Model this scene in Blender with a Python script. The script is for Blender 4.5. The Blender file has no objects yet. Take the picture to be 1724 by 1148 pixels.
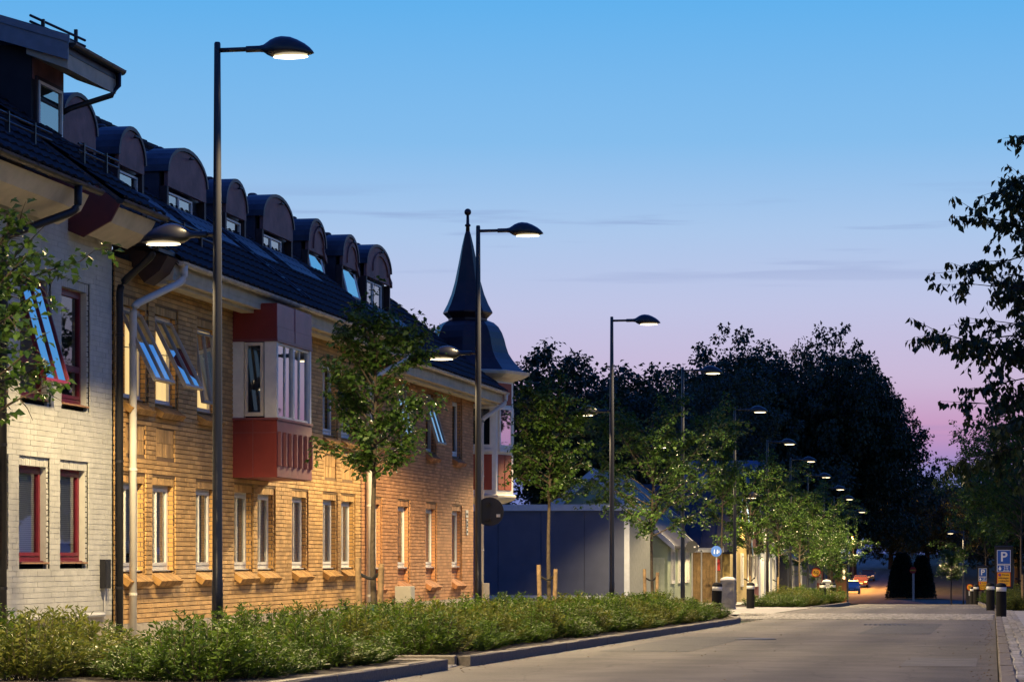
import bpy, math, random
import numpy as np
from mathutils import Vector, Matrix

# ------------------------------------------------------------------ camera, sky, exposure
scn = bpy.context.scene
col = scn.collection
F_PX, CX, HY = 4310.0, 862.0, 939.0                  # focal length, centre and horizon row in photo pixels
TH = math.atan((1672 - CX) / F_PX)                    # the street vanishes at x = 1672
cam = bpy.data.cameras.new('camera'); cam_o = bpy.data.objects.new('camera', cam); col.objects.link(cam_o)
cam.sensor_width = 36.0; cam.lens = 36.0 * F_PX / 1724.0
cam.shift_y = (HY - 574.0) / 1724.0
cam.clip_start = 0.5; cam.clip_end = 3000
cam_o.location = (0, 0, 1.0); cam_o.rotation_euler = (math.radians(90), 0, TH)
scn.camera = cam_o
scn.view_settings.view_transform = 'Standard'; scn.view_settings.look = 'None'
scn.view_settings.exposure = 0.0; scn.view_settings.gamma = 1.0
scn.render.engine = 'CYCLES'

world = bpy.data.worlds.new('World'); scn.world = world; world.use_nodes = True
def build_sky():
    nt = world.node_tree; nt.nodes.clear(); N = nt.nodes.new; L = nt.links.new
    tc = N('ShaderNodeTexCoord'); sep = N('ShaderNodeSeparateXYZ'); L(tc.outputs['Generated'], sep.inputs[0])
    rmp = N('ShaderNodeValToRGB'); L(sep.outputs['Z'], rmp.inputs[0])
    stops = [(0.0, (.10, .14, .40)), (.030, (.20, .24, .56)), (.038, (.38, .27, .56)), (.049, (.58, .31, .53)),
             (.068, (.60, .48, .68)), (.097, (.53, .56, .79)), (.126, (.41, .575, .84)), (.160, (.235, .51, .85)),
             (.213, (.12, .44, .85)), (.34, (.055, .23, .80)), (.60, (.038, .14, .70)), (1.0, (.032, .115, .60))]
    e = rmp.color_ramp.elements
    while len(e) < len(stops): e.new(0.5)
    for i, (p, c) in enumerate(stops): e[i].position = p; e[i].color = (*c, 1)
    # thin streaks of cloud low over the street's end
    mp = N('ShaderNodeMapping'); mp.inputs['Scale'].default_value = (5, 5, 95); L(tc.outputs['Generated'], mp.inputs['Vector'])
    nz = N('ShaderNodeTexNoise'); nz.inputs['Scale'].default_value = 1.6; nz.inputs['Detail'].default_value = 5; L(mp.outputs[0], nz.inputs['Vector'])
    mr = N('ShaderNodeMapRange'); mr.interpolation_type = 'SMOOTHSTEP'
    mr.inputs[1].default_value = .54; mr.inputs[2].default_value = .68; L(nz.outputs[0], mr.inputs[0])
    band = N('ShaderNodeValToRGB'); L(sep.outputs['Z'], band.inputs[0])
    be = band.color_ramp.elements; be[0].position = .10; be[0].color = (0, 0, 0, 1); be[1].position = .128; be[1].color = (1, 1, 1, 1)
    b3 = be.new(.145); b3.color = (0, 0, 0, 1); b4 = be.new(.035); b4.color = (1, 1, 1, 1); b5 = be.new(.06); b5.color = (0, 0, 0, 1)
    mu = N('ShaderNodeMath'); mu.operation = 'MULTIPLY'; L(mr.outputs[0], mu.inputs[0]); L(band.outputs[0], mu.inputs[1])
    m2 = N('ShaderNodeMath'); m2.operation = 'MULTIPLY'; m2.inputs[1].default_value = .55; L(mu.outputs[0], m2.inputs[0])
    mx = N('ShaderNodeMixRGB'); mx.inputs[2].default_value = (.20, .26, .52, 1); L(m2.outputs[0], mx.inputs[0]); L(rmp.outputs[0], mx.inputs[1])
    # afterglow: the half of the sky towards the set sun (down the street) is the brighter one
    dot = N('ShaderNodeVectorMath'); dot.operation = 'DOT_PRODUCT'; dot.inputs[1].default_value = (.05, 1, 0); L(tc.outputs['Generated'], dot.inputs[0])
    az = N('ShaderNodeMapRange'); az.inputs[1].default_value = -1; az.inputs[2].default_value = .95; az.inputs[3].default_value = .65; az.inputs[4].default_value = 1.0
    L(dot.outputs['Value'], az.inputs[0])
    sc = N('ShaderNodeVectorMath'); sc.operation = 'SCALE'; L(mx.outputs[0], sc.inputs[0]); L(az.outputs[0], sc.inputs['Scale'])
    bg = N('ShaderNodeBackground'); bg.inputs[1].default_value = 1.0; L(sc.outputs[0], bg.inputs[0])
    out = N('ShaderNodeOutputWorld'); L(bg.outputs[0], out.inputs[0])
build_sky()
UPPER_W, LOWER_W = 6900.0, 2950.0                      # street lamp heads (watts of the lamp objects)
LAMP_COL = (1.0, .755, .39)

# ------------------------------------------------------------------ helpers
rnd = random.Random(7)
MATS = {}
def mat(name, c=(.5, .5, .5), rough=.7, metal=0.0, spec=.4, var=0.0, scale=6.0, c2=None, bump=0.0, bscale=40.0, island=0.0, emit=None, es=0.0, stain=0.0, sscale=.8):
    if name in MATS: return MATS[name]
    m = bpy.data.materials.new(name); m.use_nodes = True; MATS[name] = m
    nt = m.node_tree; N = nt.nodes.new; L = nt.links.new; b = nt.nodes['Principled BSDF']
    b.inputs['Roughness'].default_value = rough; b.inputs['Metallic'].default_value = metal
    b.inputs['Specular IOR Level'].default_value = spec
    rgb = N('ShaderNodeRGB'); rgb.outputs[0].default_value = (*c, 1); cur = rgb.outputs[0]
    tc = N('ShaderNodeTexCoord')
    if var or c2:
        nz = N('ShaderNodeTexNoise'); nz.inputs['Scale'].default_value = scale; nz.inputs['Detail'].default_value = 6
        L(tc.outputs['Object'], nz.inputs['Vector'])
        mx = N('ShaderNodeMixRGB'); mx.inputs[2].default_value = (*(c2 or tuple(x * (1 - var) for x in c)), 1)
        mr = N('ShaderNodeMapRange'); mr.inputs[1].default_value = .38; mr.inputs[2].default_value = .62
        L(nz.outputs[0], mr.inputs[0]); L(mr.outputs[0], mx.inputs[0]); L(cur, mx.inputs[1]); cur = mx.outputs[0]
    if stain:
        nz = N('ShaderNodeTexNoise'); nz.inputs['Scale'].default_value = sscale; nz.inputs['Detail'].default_value = 8; nz.inputs['Roughness'].default_value = .7
        L(tc.outputs['Object'], nz.inputs['Vector'])
        mr = N('ShaderNodeMapRange'); mr.inputs[1].default_value = .45; mr.inputs[2].default_value = .75; mr.inputs[3].default_value = 1; mr.inputs[4].default_value = 1 - stain
        sc = N('ShaderNodeVectorMath'); sc.operation = 'SCALE'; L(nz.outputs[0], mr.inputs[0]); L(mr.outputs[0], sc.inputs['Scale']); L(cur, sc.inputs[0]); cur = sc.outputs[0]
    if island:
        g = N('ShaderNodeNewGeometry'); mr = N('ShaderNodeMapRange'); mr.inputs[3].default_value = 1 - island; mr.inputs[4].default_value = 1 + island * .7
        L(g.outputs['Random Per Island'], mr.inputs[0])
        sc = N('ShaderNodeVectorMath'); sc.operation = 'SCALE'; L(mr.outputs[0], sc.inputs['Scale']); L(cur, sc.inputs[0]); cur = sc.outputs[0]
    L(cur, b.inputs['Base Color'])
    if bump:
        nz = N('ShaderNodeTexNoise'); nz.inputs['Scale'].default_value = bscale; nz.inputs['Detail'].default_value = 4
        L(tc.outputs['Object'], nz.inputs['Vector'])
        bp = N('ShaderNodeBump'); bp.inputs['Strength'].default_value = bump; bp.inputs['Distance'].default_value = .02
        L(nz.outputs[0], bp.inputs['Height']); L(bp.outputs[0], b.inputs['Normal'])
    if emit:
        b.inputs['Emission Color'].default_value = (*emit, 1); b.inputs['Emission Strength'].default_value = es
    return m

def leaf_mat(name, c, c2, trans=.35, rough=.5):
    if name in MATS: return MATS[name]
    m = bpy.data.materials.new(name); m.use_nodes = True; MATS[name] = m
    nt = m.node_tree; N = nt.nodes.new; L = nt.links.new; b = nt.nodes['Principled BSDF']
    g = N('ShaderNodeNewGeometry'); r = N('ShaderNodeValToRGB'); L(g.outputs['Random Per Island'], r.inputs[0])
    r.color_ramp.elements[0].color = (*c, 1); r.color_ramp.elements[1].color = (*c2, 1)
    L(r.outputs[0], b.inputs['Base Color']); b.inputs['Roughness'].default_value = rough; b.inputs['Specular IOR Level'].default_value = .35
    t = N('ShaderNodeBsdfTranslucent'); L(r.outputs[0], t.inputs[0])
    mx = N('ShaderNodeMixShader'); mx.inputs[0].default_value = trans
    L(b.outputs[0], mx.inputs[1]); L(t.outputs[0], mx.inputs[2]); L(mx.outputs[0], nt.nodes['Material Output'].inputs[0])
    return m

def glass_mat(name, tint=(.9, .95, 1.0), refl=.12):
    if name in MATS: return MATS[name]
    m = bpy.data.materials.new(name); m.use_nodes = True; MATS[name] = m
    nt = m.node_tree; N = nt.nodes.new; L = nt.links.new; nt.nodes.remove(nt.nodes['Principled BSDF'])
    fr = N('ShaderNodeLayerWeight'); fr.inputs[0].default_value = .35
    mr = N('ShaderNodeMapRange'); mr.inputs[3].default_value = refl; mr.inputs[4].default_value = .95; L(fr.outputs['Fresnel'], mr.inputs[0])
    tr = N('ShaderNodeBsdfTransparent'); tr.inputs[0].default_value = (*tint, 1)
    gl = N('ShaderNodeBsdfGlossy'); gl.inputs['Roughness'].default_value = .015
    mx = N('ShaderNodeMixShader'); L(mr.outputs[0], mx.inputs[0]); L(tr.outputs[0], mx.inputs[1]); L(gl.outputs[0], mx.inputs[2])
    L(mx.outputs[0], nt.nodes['Material Output'].inputs[0])
    return m

def brick_reveal_mat(name, c1, c2, mortar):
    if name in MATS: return MATS[name]
    m = bpy.data.materials.new(name); m.use_nodes = True; MATS[name] = m
    nt = m.node_tree; N = nt.nodes.new; L = nt.links.new; b = nt.nodes['Principled BSDF']; b.inputs['Roughness'].default_value = .85
    tc = N('ShaderNodeTexCoord'); sp = N('ShaderNodeSeparateXYZ'); L(tc.outputs['Object'], sp.inputs[0])
    ad = N('ShaderNodeMath'); L(sp.outputs['X'], ad.inputs[0]); L(sp.outputs['Y'], ad.inputs[1])
    cb = N('ShaderNodeCombineXYZ'); L(ad.outputs[0], cb.inputs[0]); L(sp.outputs['Z'], cb.inputs[1])
    bk = N('ShaderNodeTexBrick'); L(cb.outputs[0], bk.inputs['Vector']); bk.inputs['Scale'].default_value = 1
    bk.inputs['Brick Width'].default_value = .2625; bk.inputs['Row Height'].default_value = .075; bk.inputs['Mortar Size'].default_value = .007
    for i, c in ((1, c1), (2, c2), (3, mortar)): bk.inputs[i].default_value = (*c, 1)
    L(bk.outputs[0], b.inputs['Base Color']); return m

def wpos(o):
    p = Vector((0, 0, 0))
    while o is not None: p = p + o.location; o = o.parent
    return p

class MB:
    def __init__(s): s.v = []; s.f = []
    def quad(s, *p):
        n = len(s.v); s.v += [tuple(q) for q in p]; s.f.append(tuple(range(n, n + len(p)))); return s
    def box(s, x0, x1, y0, y1, z0, z1):
        n = len(s.v)
        s.v += [(x0, y0, z0), (x1, y0, z0), (x1, y1, z0), (x0, y1, z0), (x0, y0, z1), (x1, y0, z1), (x1, y1, z1), (x0, y1, z1)]
        s.f += [tuple(n + i for i in q) for q in ((0, 3, 2, 1), (4, 5, 6, 7), (0, 1, 5, 4), (1, 2, 6, 5), (2, 3, 7, 6), (3, 0, 4, 7))]; return s
    def obb(s, c, ax, ay, az, hx, hy, hz):
        n = len(s.v); c = Vector(c)
        for k in ((-1, -1, -1), (1, -1, -1), (1, 1, -1), (-1, 1, -1), (-1, -1, 1), (1, -1, 1), (1, 1, 1), (-1, 1, 1)):
            s.v.append(tuple(c + Vector(ax) * hx * k[0] + Vector(ay) * hy * k[1] + Vector(az) * hz * k[2]))
        s.f += [tuple(n + i for i in q) for q in ((0, 3, 2, 1), (4, 5, 6, 7), (0, 1, 5, 4), (1, 2, 6, 5), (2, 3, 7, 6), (3, 0, 4, 7))]; return s
    def tube(s, path, rad, n=8, cap=True):
        path = [Vector(p) for p in path]
        if not isinstance(rad, (list, tuple)): rad = [rad] * len(path)
        base = len(s.v)
        for i, p in enumerate(path):
            d = (path[min(i + 1, len(path) - 1)] - path[max(i - 1, 0)]).normalized()
            a = Vector((0, 0, 1)) if abs(d.z) < .9 else Vector((1, 0, 0))
            u = d.cross(a).normalized(); w = d.cross(u)
            for k in range(n):
                t = 2 * math.pi * k / n; s.v.append(tuple(p + (u * math.cos(t) + w * math.sin(t)) * rad[i]))
        for i in range(len(path) - 1):
            for k in range(n):
                k2 = (k + 1) % n
                s.f.append((base + i * n + k, base + i * n + k2, base + (i + 1) * n + k2, base + (i + 1) * n + k))
        if cap:
            s.f.append(tuple(base + k for k in range(n))[::-1]); s.f.append(tuple(base + (len(path) - 1) * n + k for k in range(n)))
        return s
    def lathe(s, prof, c=(0, 0, 0), n=16, rot=0.0):
        base = len(s.v)
        for r, z in prof:
            for k in range(n):
                t = 2 * math.pi * k / n + rot; s.v.append((c[0] + r * math.cos(t), c[1] + r * math.sin(t), c[2] + z))
        for i in range(len(prof) - 1):
            for k in range(n):
                k2 = (k + 1) % n; s.f.append((base + i * n + k, base + i * n + k2, base + (i + 1) * n + k2, base + (i + 1) * n + k))
        s.f.append(tuple(base + k for k in range(n))[::-1]); s.f.append(tuple(base + (len(prof) - 1) * n + k for k in range(n))); return s
    def prism(s, pts, d):
        """closed polygon pts (3-D) pushed along vector d"""
        n = len(s.v); k = len(pts); d = Vector(d)
        s.v += [tuple(p) for p in pts] + [tuple(Vector(p) + d) for p in pts]
        s.f.append(tuple(range(n, n + k))[::-1]); s.f.append(tuple(range(n + k, n + 2 * k)))
        for i in range(k):
            j = (i + 1) % k; s.f.append((n + i, n + j, n + k + j, n + k + i))
        return s
    def build(s, name, m, parent=None, smooth=False, bevel=0.0):
        off = wpos(parent) if parent is not None else Vector((0, 0, 0))
        me = bpy.data.meshes.new(name)
        me.from_pydata([(x - off.x, y - off.y, z - off.z) for x, y, z in s.v], [], s.f); me.update()
        if smooth:
            me.polygons.foreach_set('use_smooth', [True] * len(me.polygons))
        me.materials.append(m)
        o = bpy.data.objects.new(name, me); col.objects.link(o)
        if parent is not None: o.parent = parent
        if bevel:
            b = o.modifiers.new('bevel', 'BEVEL'); b.width = bevel; b.segments = 2; b.limit_method = 'ANGLE'
        return o

def tag(o, label=None, cat=None, group=None, kind=None):
    if label: o['label'] = label
    if cat: o['category'] = cat
    if group: o['group'] = group
    if kind: o['kind'] = kind
    return o
def thing(name, label, cat, loc=(0, 0, 0), group=None):
    o = bpy.data.objects.new(name, None); o.empty_display_size = .2; col.objects.link(o); o.location = loc
    return tag(o, label, cat, group)
def struct(name, mb, m, smooth=False): return tag(mb.build(name, m, None, smooth), kind='structure')
def copy_tree(o, parent=None):
    c = o.copy(); col.objects.link(c); c.parent = parent
    for ch in list(o.children): copy_tree(ch, c)
    return c
def lettering(txt, size, m, parent, loc, rotz=0.0, align='CENTER', name='lettering', depth=.002, bold=False):
    """flat mesh lettering whose face looks along -Y before rotz"""
    cu = bpy.data.curves.new('text', 'FONT'); cu.body = txt; cu.size = size; cu.align_x = align; cu.align_y = 'CENTER'; cu.extrude = depth
    if bold: cu.offset = size * .018
    t = bpy.data.objects.new('text', cu); col.objects.link(t)
    dg = bpy.context.evaluated_depsgraph_get(); me = bpy.data.meshes.new_from_object(t.evaluated_get(dg))
    col.objects.unlink(t); bpy.data.objects.remove(t)
    me.materials.clear(); me.materials.append(m)
    o = bpy.data.objects.new(name, me); col.objects.link(o); o.parent = parent
    o.location = Vector(loc) - (wpos(parent) if parent else Vector((0, 0, 0))); o.rotation_euler = (math.radians(90), 0, rotz); return o

def leaves(name, P, D, Nn, L, Wd, m, parent=None):
    """diamond leaves: base P, direction D, normal Nn, lengths L, widths Wd"""
    P = np.asarray(P, float); n = len(P); D = D / np.linalg.norm(D, axis=1, keepdims=True)
    S = np.cross(D, Nn); S /= (np.linalg.norm(S, axis=1, keepdims=True) + 1e-9); U = np.cross(S, D)
    L = np.broadcast_to(np.asarray(L, float), (n,))[:, None]; Wd = np.broadcast_to(np.asarray(Wd, float), (n,))[:, None]
    v = np.empty((n, 4, 3))
    v[:, 0] = P; v[:, 1] = P + D * L * .45 + S * Wd * .5 + U * Wd * .18
    v[:, 2] = P + D * L - U * L * .12; v[:, 3] = P + D * L * .45 - S * Wd * .5 + U * Wd * .18
    me = bpy.data.meshes.new(name); me.vertices.add(4 * n); me.vertices.foreach_set('co', v.reshape(-1))
    b = np.arange(n)[:, None] * 4
    idx = np.concatenate([b + np.array([[0, 1, 2]]), b + np.array([[0, 2, 3]])], axis=1).reshape(-1)
    me.loops.add(6 * n); me.loops.foreach_set('vertex_index', idx.astype(np.int32))
    me.polygons.add(2 * n); me.polygons.foreach_set('loop_start', np.arange(2 * n, dtype=np.int32) * 3)
    me.update(calc_edges=True); me.materials.append(m)
    o = bpy.data.objects.new(name, me); col.objects.link(o)
    if parent: o.parent = parent
    return o

# ------------------------------------------------------------------ ground
def zr(y):
    if y <= 118: return -.0095 * y
    if y <= 132: t = y - 118; return -.0095 * 118 - .0095 * t - .0009 * t * t
    z1 = -.0095 * 132 - .0009 * 196
    if y <= 182: return max(z1 - .0347 * (y - 132), -3.0)
    if y <= 292: return -3.0
    return -3.0 + .034 * (y - 292) if y < 430 else -3.0 + .034 * 138
def table(y):                                          # raised crossing
    if y < 69.6 or y > 92.5: return 0.0
    if y < 71.8: return .12 * (y - 69.6) / 2.2
    if y > 90.3: return .12 * (92.5 - y) / 2.2
    return .12
def sheet(ys, xa, xb, dz, extra=None):
    mb = MB()
    for a, b in zip(ys[:-1], ys[1:]):
        fa = dz + zr(a) + (extra(a) if extra else 0); fb = dz + zr(b) + (extra(b) if extra else 0)
        xa0 = xa(a) if callable(xa) else xa; xa1 = xa(b) if callable(xa) else xa
        xb0 = xb(a) if callable(xb) else xb; xb1 = xb(b) if callable(xb) else xb
        mb.quad((xa0, a, fa), (xb0, a, fa), (xb1, b, fb), (xa1, b, fb))
    return mb
YS = sorted(set([-20, 0, 20, 40, 60, 69.6, 70.7, 71.8, 80, 90.3, 91.4, 92.5, 100, 110] + list(range(118, 134, 2)) + [140, 150, 160, 170, 175, 182, 190, 200, 215, 230, 245, 260, 292, 320, 360, 400, 430]))
def right_edge(y): return .05 if y < 84 else .05 - (y - 84) * .021
M_ASPH = mat('asphalt', (.118, .105, .088), .78, var=.25, scale=1.3, bump=.5, bscale=220, stain=.12, sscale=.35)
def asphalt_wear(m):
    nt = m.node_tree; N = nt.nodes.new; L = nt.links.new; b = nt.nodes['Principled BSDF']; src = b.inputs['Base Color'].links[0].from_socket
    tc = N('ShaderNodeTexCoord'); sp = N('ShaderNodeSeparateXYZ'); L(tc.outputs['Object'], sp.inputs[0])
    # tyre-polished lanes
    w = N('ShaderNodeMath'); w.operation = 'MULTIPLY'; w.inputs[1].default_value = 3.9; L(sp.outputs['X'], w.inputs[0])
    sn = N('ShaderNodeMath'); sn.operation = 'SINE'; L(w.outputs[0], sn.inputs[0])
    mr = N('ShaderNodeMapRange'); mr.inputs[1].default_value = -1; mr.inputs[3].default_value = .80; mr.inputs[4].default_value = 1.12; L(sn.outputs[0], mr.inputs[0])
    s1 = N('ShaderNodeVectorMath'); s1.operation = 'SCALE'; L(src, s1.inputs[0]); L(mr.outputs[0], s1.inputs['Scale'])
    # cracks
    mp = N('ShaderNodeMapping'); mp.inputs['Scale'].default_value = (.55, .16, 1); L(tc.outputs['Object'], mp.inputs['Vector'])
    nz = N('ShaderNodeTexNoise'); nz.inputs['Scale'].default_value = 2.5; nz.inputs['Detail'].default_value = 4; L(mp.outputs[0], nz.inputs['Vector'])
    ad = N('ShaderNodeMixRGB'); ad.inputs[0].default_value = .35; L(mp.outputs[0], ad.inputs[1]); L(nz.outputs['Color'], ad.inputs[2])
    vo = N('ShaderNodeTexVoronoi'); vo.feature = 'DISTANCE_TO_EDGE'; vo.inputs['Scale'].default_value = 1.1; L(ad.outputs[0], vo.inputs['Vector'])
    cr = N('ShaderNodeMapRange'); cr.inputs[1].default_value = .0; cr.inputs[2].default_value = .008; cr.inputs[3].default_value = .7; cr.inputs[4].default_value = 1; L(vo.outputs[0], cr.inputs[0])
    s2 = N('ShaderNodeVectorMath'); s2.operation = 'SCALE'; L(s1.outputs[0], s2.inputs[0]); L(cr.outputs[0], s2.inputs['Scale'])
    # dusty, paler patches of gravel and older asphalt
    n2 = N('ShaderNodeTexNoise'); n2.inputs['Scale'].default_value = .45; n2.inputs['Detail'].default_value = 7; n2.inputs['Roughness'].default_value = .65; L(tc.outputs['Object'], n2.inputs['Vector'])
    m2 = N('ShaderNodeMapRange'); m2.inputs[1].default_value = .35; m2.inputs[2].default_value = .68; m2.inputs[3].default_value = .90; m2.inputs[4].default_value = 1.10; L(n2.outputs[0], m2.inputs[0])
    s3 = N('ShaderNodeVectorMath'); s3.operation = 'SCALE'; L(s2.outputs[0], s3.inputs[0]); L(m2.outputs[0], s3.inputs['Scale']); L(s3.outputs[0], b.inputs['Base Color'])
asphalt_wear(M_ASPH)
M_PAVE = mat('concrete_paving', (.30, .285, .26), .85, var=.25, scale=3, bump=.3, bscale=60)
M_GRASS = mat('dark_grass', (.035, .05, .018), .95, var=.5, scale=1.5, bump=.6, bscale=20)
M_SOIL = mat('soil', (.055, .04, .028), .95, var=.5, scale=9, bump=.8, bscale=50)
M_GRAN = mat('granite', (.19, .165, .13), .8, var=.3, scale=30, bump=.5, bscale=90, stain=.3, sscale=3)
struct('ground', sheet([-60] + YS + [700], -260, 260, -.06), M_GRASS)
struct('road', sheet([y for y in YS if y <= 200], -6.1, right_edge, 0, table), M_ASPH)
struct('pavement_house_side', sheet([y for y in YS if y <= 182], -13.4, -10.45, .115), M_PAVE)
struct('pavement_crossing', sheet([70.9, 80, 91.5], -10.45, -6.25, .115), M_PAVE)
struct('pavement_house_front', sheet([93, 100, 110, 118, 124, 132, 150, 182], -10.45, -10.0, .113), M_PAVE)
# cross street and the lawns beyond it, at the foot of the slope
mb = MB(); mb.quad((-90, 226, -2.985), (90, 226, -2.985), (90, 246, -2.985), (-90, 246, -2.985)); struct('cross_street', mb, M_ASPH)
mb = sheet([246, 270, 292, 320, 360, 400, 430], lambda y: -16 - (y - 246) * .03, lambda y: -10.2 - (y - 246) * .02, .015); struct('far_road', mb, M_ASPH)
# soil beds
struct('planting_bed', sheet([15, 20, 28.4], -10.4, -6.25, .10), M_SOIL)
struct('planting_bed_long', sheet([29.9, 40, 60, 66, 69], -10.4, lambda y: -6.25 if y < 62 else -6.25 - (y - 62) * .14, .10), M_SOIL)
struct('planting_bed_far', sheet([92.8, 100, 110, 118], -10.0, -6.5, .08), M_SOIL)
struct('planting_bed_opposite', sheet([84, 100, 118, 130], lambda y: right_edge(y) + .35, 6, .08), M_SOIL)
struct('pavement_opposite', sheet([-20, 0, 20, 40, 60, 84], .62, 7.0, .105), M_PAVE)

# granite kerb stones, each a piece
def stone_mesh(l, w, h, seed):
    r = random.Random(seed); mb = MB(); j = lambda a: r.uniform(-a, a)
    x0, x1, y0, y1 = -w / 2, w / 2, .006, l - .006; b = .012
    low = [(x0, y0, -h), (x1, y0, -h), (x1, y1, -h), (x0, y1, -h)]
    mid = [(x + j(.006), y, -b + j(.005)) for x, y, z in low]
    top = [(x + (b if x < 0 else -b) + j(.005), y + (b if y < l / 2 else -b), j(.006)) for x, y, z in low]
    mb.v = low + mid + top
    for k in (0, 4):
        for i in range(4): q = (i + 1) % 4; mb.f.append((k + i, k + q, k + q + 4, k + i + 4))
    mb.f.append((8, 9, 10, 11)); mb.f.append((3, 2, 1, 0))
    me = bpy.data.meshes.new('kerb_stone'); me.from_pydata(mb.v, [], mb.f); me.materials.append(M_GRAN); return me
KST = [stone_mesh(1.0, .15, .30, 50 + i) for i in range(5)]
def kerb(name, pts, top):
    root = bpy.data.objects.new(name, None); col.objects.link(root); tag(root, kind='structure')
    k = 0
    for (x0, y0), (x1, y1) in zip(pts[:-1], pts[1:]):
        L = math.hypot(x1 - x0, y1 - y0); n = max(1, round(L)); a = math.atan2(y1 - y0, x1 - x0) - math.pi / 2
        for i in range(n):
            o = bpy.data.objects.new('kerb_stone', KST[(k * 7 + 3) % 5]); k += 1; col.objects.link(o); o.parent = root
            x = x0 + (x1 - x0) * i / n; y = y0 + (y1 - y0) * i / n; ye = y0 + (y1 - y0) * (i + 1) / n
            o.location = (x, y, top(y)); dzz = top(ye) - top(y)
            o.rotation_euler = (math.atan2(dzz, L / n), 0, a + rnd.uniform(-.004, .004)); o.scale = (1, L / n, 1)
    return root
kerb('kerb_street', [(-6.17, 18.5), (-6.17, 28.5)], lambda y: zr(y) + .125)
kerb('kerb_bed', [(-6.17, 29.75), (-6.17, 61.75), (-6.35, 64.7), (-6.85, 67.6), (-7.6, 70.4)], lambda y: zr(y) + .125)
kerb('kerb_gap', [(-6.25, 29.68), (-9.25, 29.68)], lambda y: zr(29.7) + .128)
kerb('kerb_gap_near', [(-6.25, 28.55), (-8.25, 28.55)], lambda y: zr(28.5) + .12)
kerb('kerb_opposite', [(.14, 20), (.14, 84), (-.62, 120)], lambda y: zr(y) + .118)
kerb('kerb_far_bed', [(-6.55, 93), (-6.4, 108), (-6.4, 116)], lambda y: zr(y) + .125)

# setts: opposite pavement strip, gap in the bed, ramps of the crossing
M_SETT = mat('granite_sett', (.31, .295, .265), .8, var=.25, scale=25, bump=.4, bscale=120, island=.28)
def sett_mesh(w, l, h, seed):
    r = random.Random(seed); mb = MB(); b = .014; j = lambda a: r.uniform(-a, a)
    low = [(-w / 2, -l / 2, -h), (w / 2, -l / 2, -h), (w / 2, l / 2, -h), (-w / 2, l / 2, -h)]
    mid = [(x + j(.004), y + j(.004), -b) for x, y, z in low]
    top = [(x * (1 - 2 * b / w), y * (1 - 2 * b / l), j(.004)) for x, y, z in low]
    mb.v = low + mid + top
    for k in (0, 4):
        for i in range(4): q = (i + 1) % 4; mb.f.append((k + i, k + q, k + q + 4, k + i + 4))
    mb.f.append((8, 9, 10, 11)); return mb
def joined_setts(name, items, parent=None):
    """items: x, y, z, w, l, pitch"""
    mb = MB(); vs = [sett_mesh(1, 1, .08, s) for s in range(1)]
    for i, (x, y, z, w, l, g) in enumerate(items):
        q = sett_mesh(w, l, .07, i); n = len(mb.v)
        mb.v += [(x + a, y + b, z + c + g * b) for a, b, c in q.v]; mb.f += [tuple(n + k for k in f) for f in q.f]
    o = mb.build(name, M_SETT, parent); return o
M_SAND = mat('joint_sand', (.12, .105, .085), .95, var=.3, scale=40)
struct('sett_strip_opposite', sheet([18, 40, 60, 84], .215, .64, .095), M_SAND)
sroot = bpy.data.objects.new('sett_paving', None); col.objects.link(sroot); tag(sroot, kind='structure')
SM = []
for i in range(6):
    q = sett_mesh(.128, .185, .06, 900 + i); me = bpy.data.meshes.new('sett'); me.from_pydata(q.v, [], q.f); me.materials.append(mat('granite_sett_loose_%d' % i, (.27 + .02 * i, .255 + .02 * i, .23 + .018 * i), .8, var=.25, scale=25, bump=.4, bscale=120)); SM.append(me)
rest = []
for r_ in range(300):
    y = 24.5 + r_ * .2
    for c_ in range(3):
        x = .285 + c_ * .138 + .012 * math.sin(y * 1.7); z = zr(y) + .118 + rnd.uniform(-.006, .006); yy = y + (.1 if c_ % 2 else 0)
        if r_ < 98:
            o = bpy.data.objects.new('sett', SM[rnd.randrange(6)]); col.objects.link(o); o.parent = sroot
            o.location = (x, yy, z); o.rotation_euler = (rnd.uniform(-.02, .02) - .0095, rnd.uniform(-.02, .02), rnd.uniform(-.05, .05))
        else: rest.append((x, yy, z, .128, .185, -.0095))
tag(joined_setts('sett_field', rest, sroot), kind='stuff')
it = []
for r_ in range(22):
    y = 69.7 + r_ * .1
    for c_ in range(60):
        x = -6.9 + c_ * .116 + (.058 if r_ % 2 else 0)
        if x > 0.0: continue
        it.append((x, y, zr(y) + table(y) + .022 + rnd.uniform(-.006, .006), .106, .09, .045))
tag(joined_setts('ramp_setts', it), kind='structure')
it = []
for r_ in range(22):
    y = 90.35 + r_ * .1
    for c_ in range(54):
        it.append((-6.2 + c_ * .116, y, zr(y) + table(y) + .02 + rnd.uniform(-.006, .006), .106, .09, -.06))
tag(joined_setts('ramp_setts_far', it), kind='structure')
it = []
for r_ in range(9):
    for c_ in range(32): it.append((-9.2 + c_ * .095, 28.68 + r_ * .105, zr(29) + .02 + .01 * (-6.3 + 9.2 - c_ * .095) + rnd.uniform(-.004, .004), .087, .095, 0))
struct('gap_bed', MB().quad((-9.3, 28.5, zr(29) + .025), (-6.1, 28.5, zr(29) - .0), (-6.1, 29.8, zr(29) - .0), (-9.3, 29.8, zr(29) + .025)), M_SAND)
tag(joined_setts('gap_setts', it), kind='structure')
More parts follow.
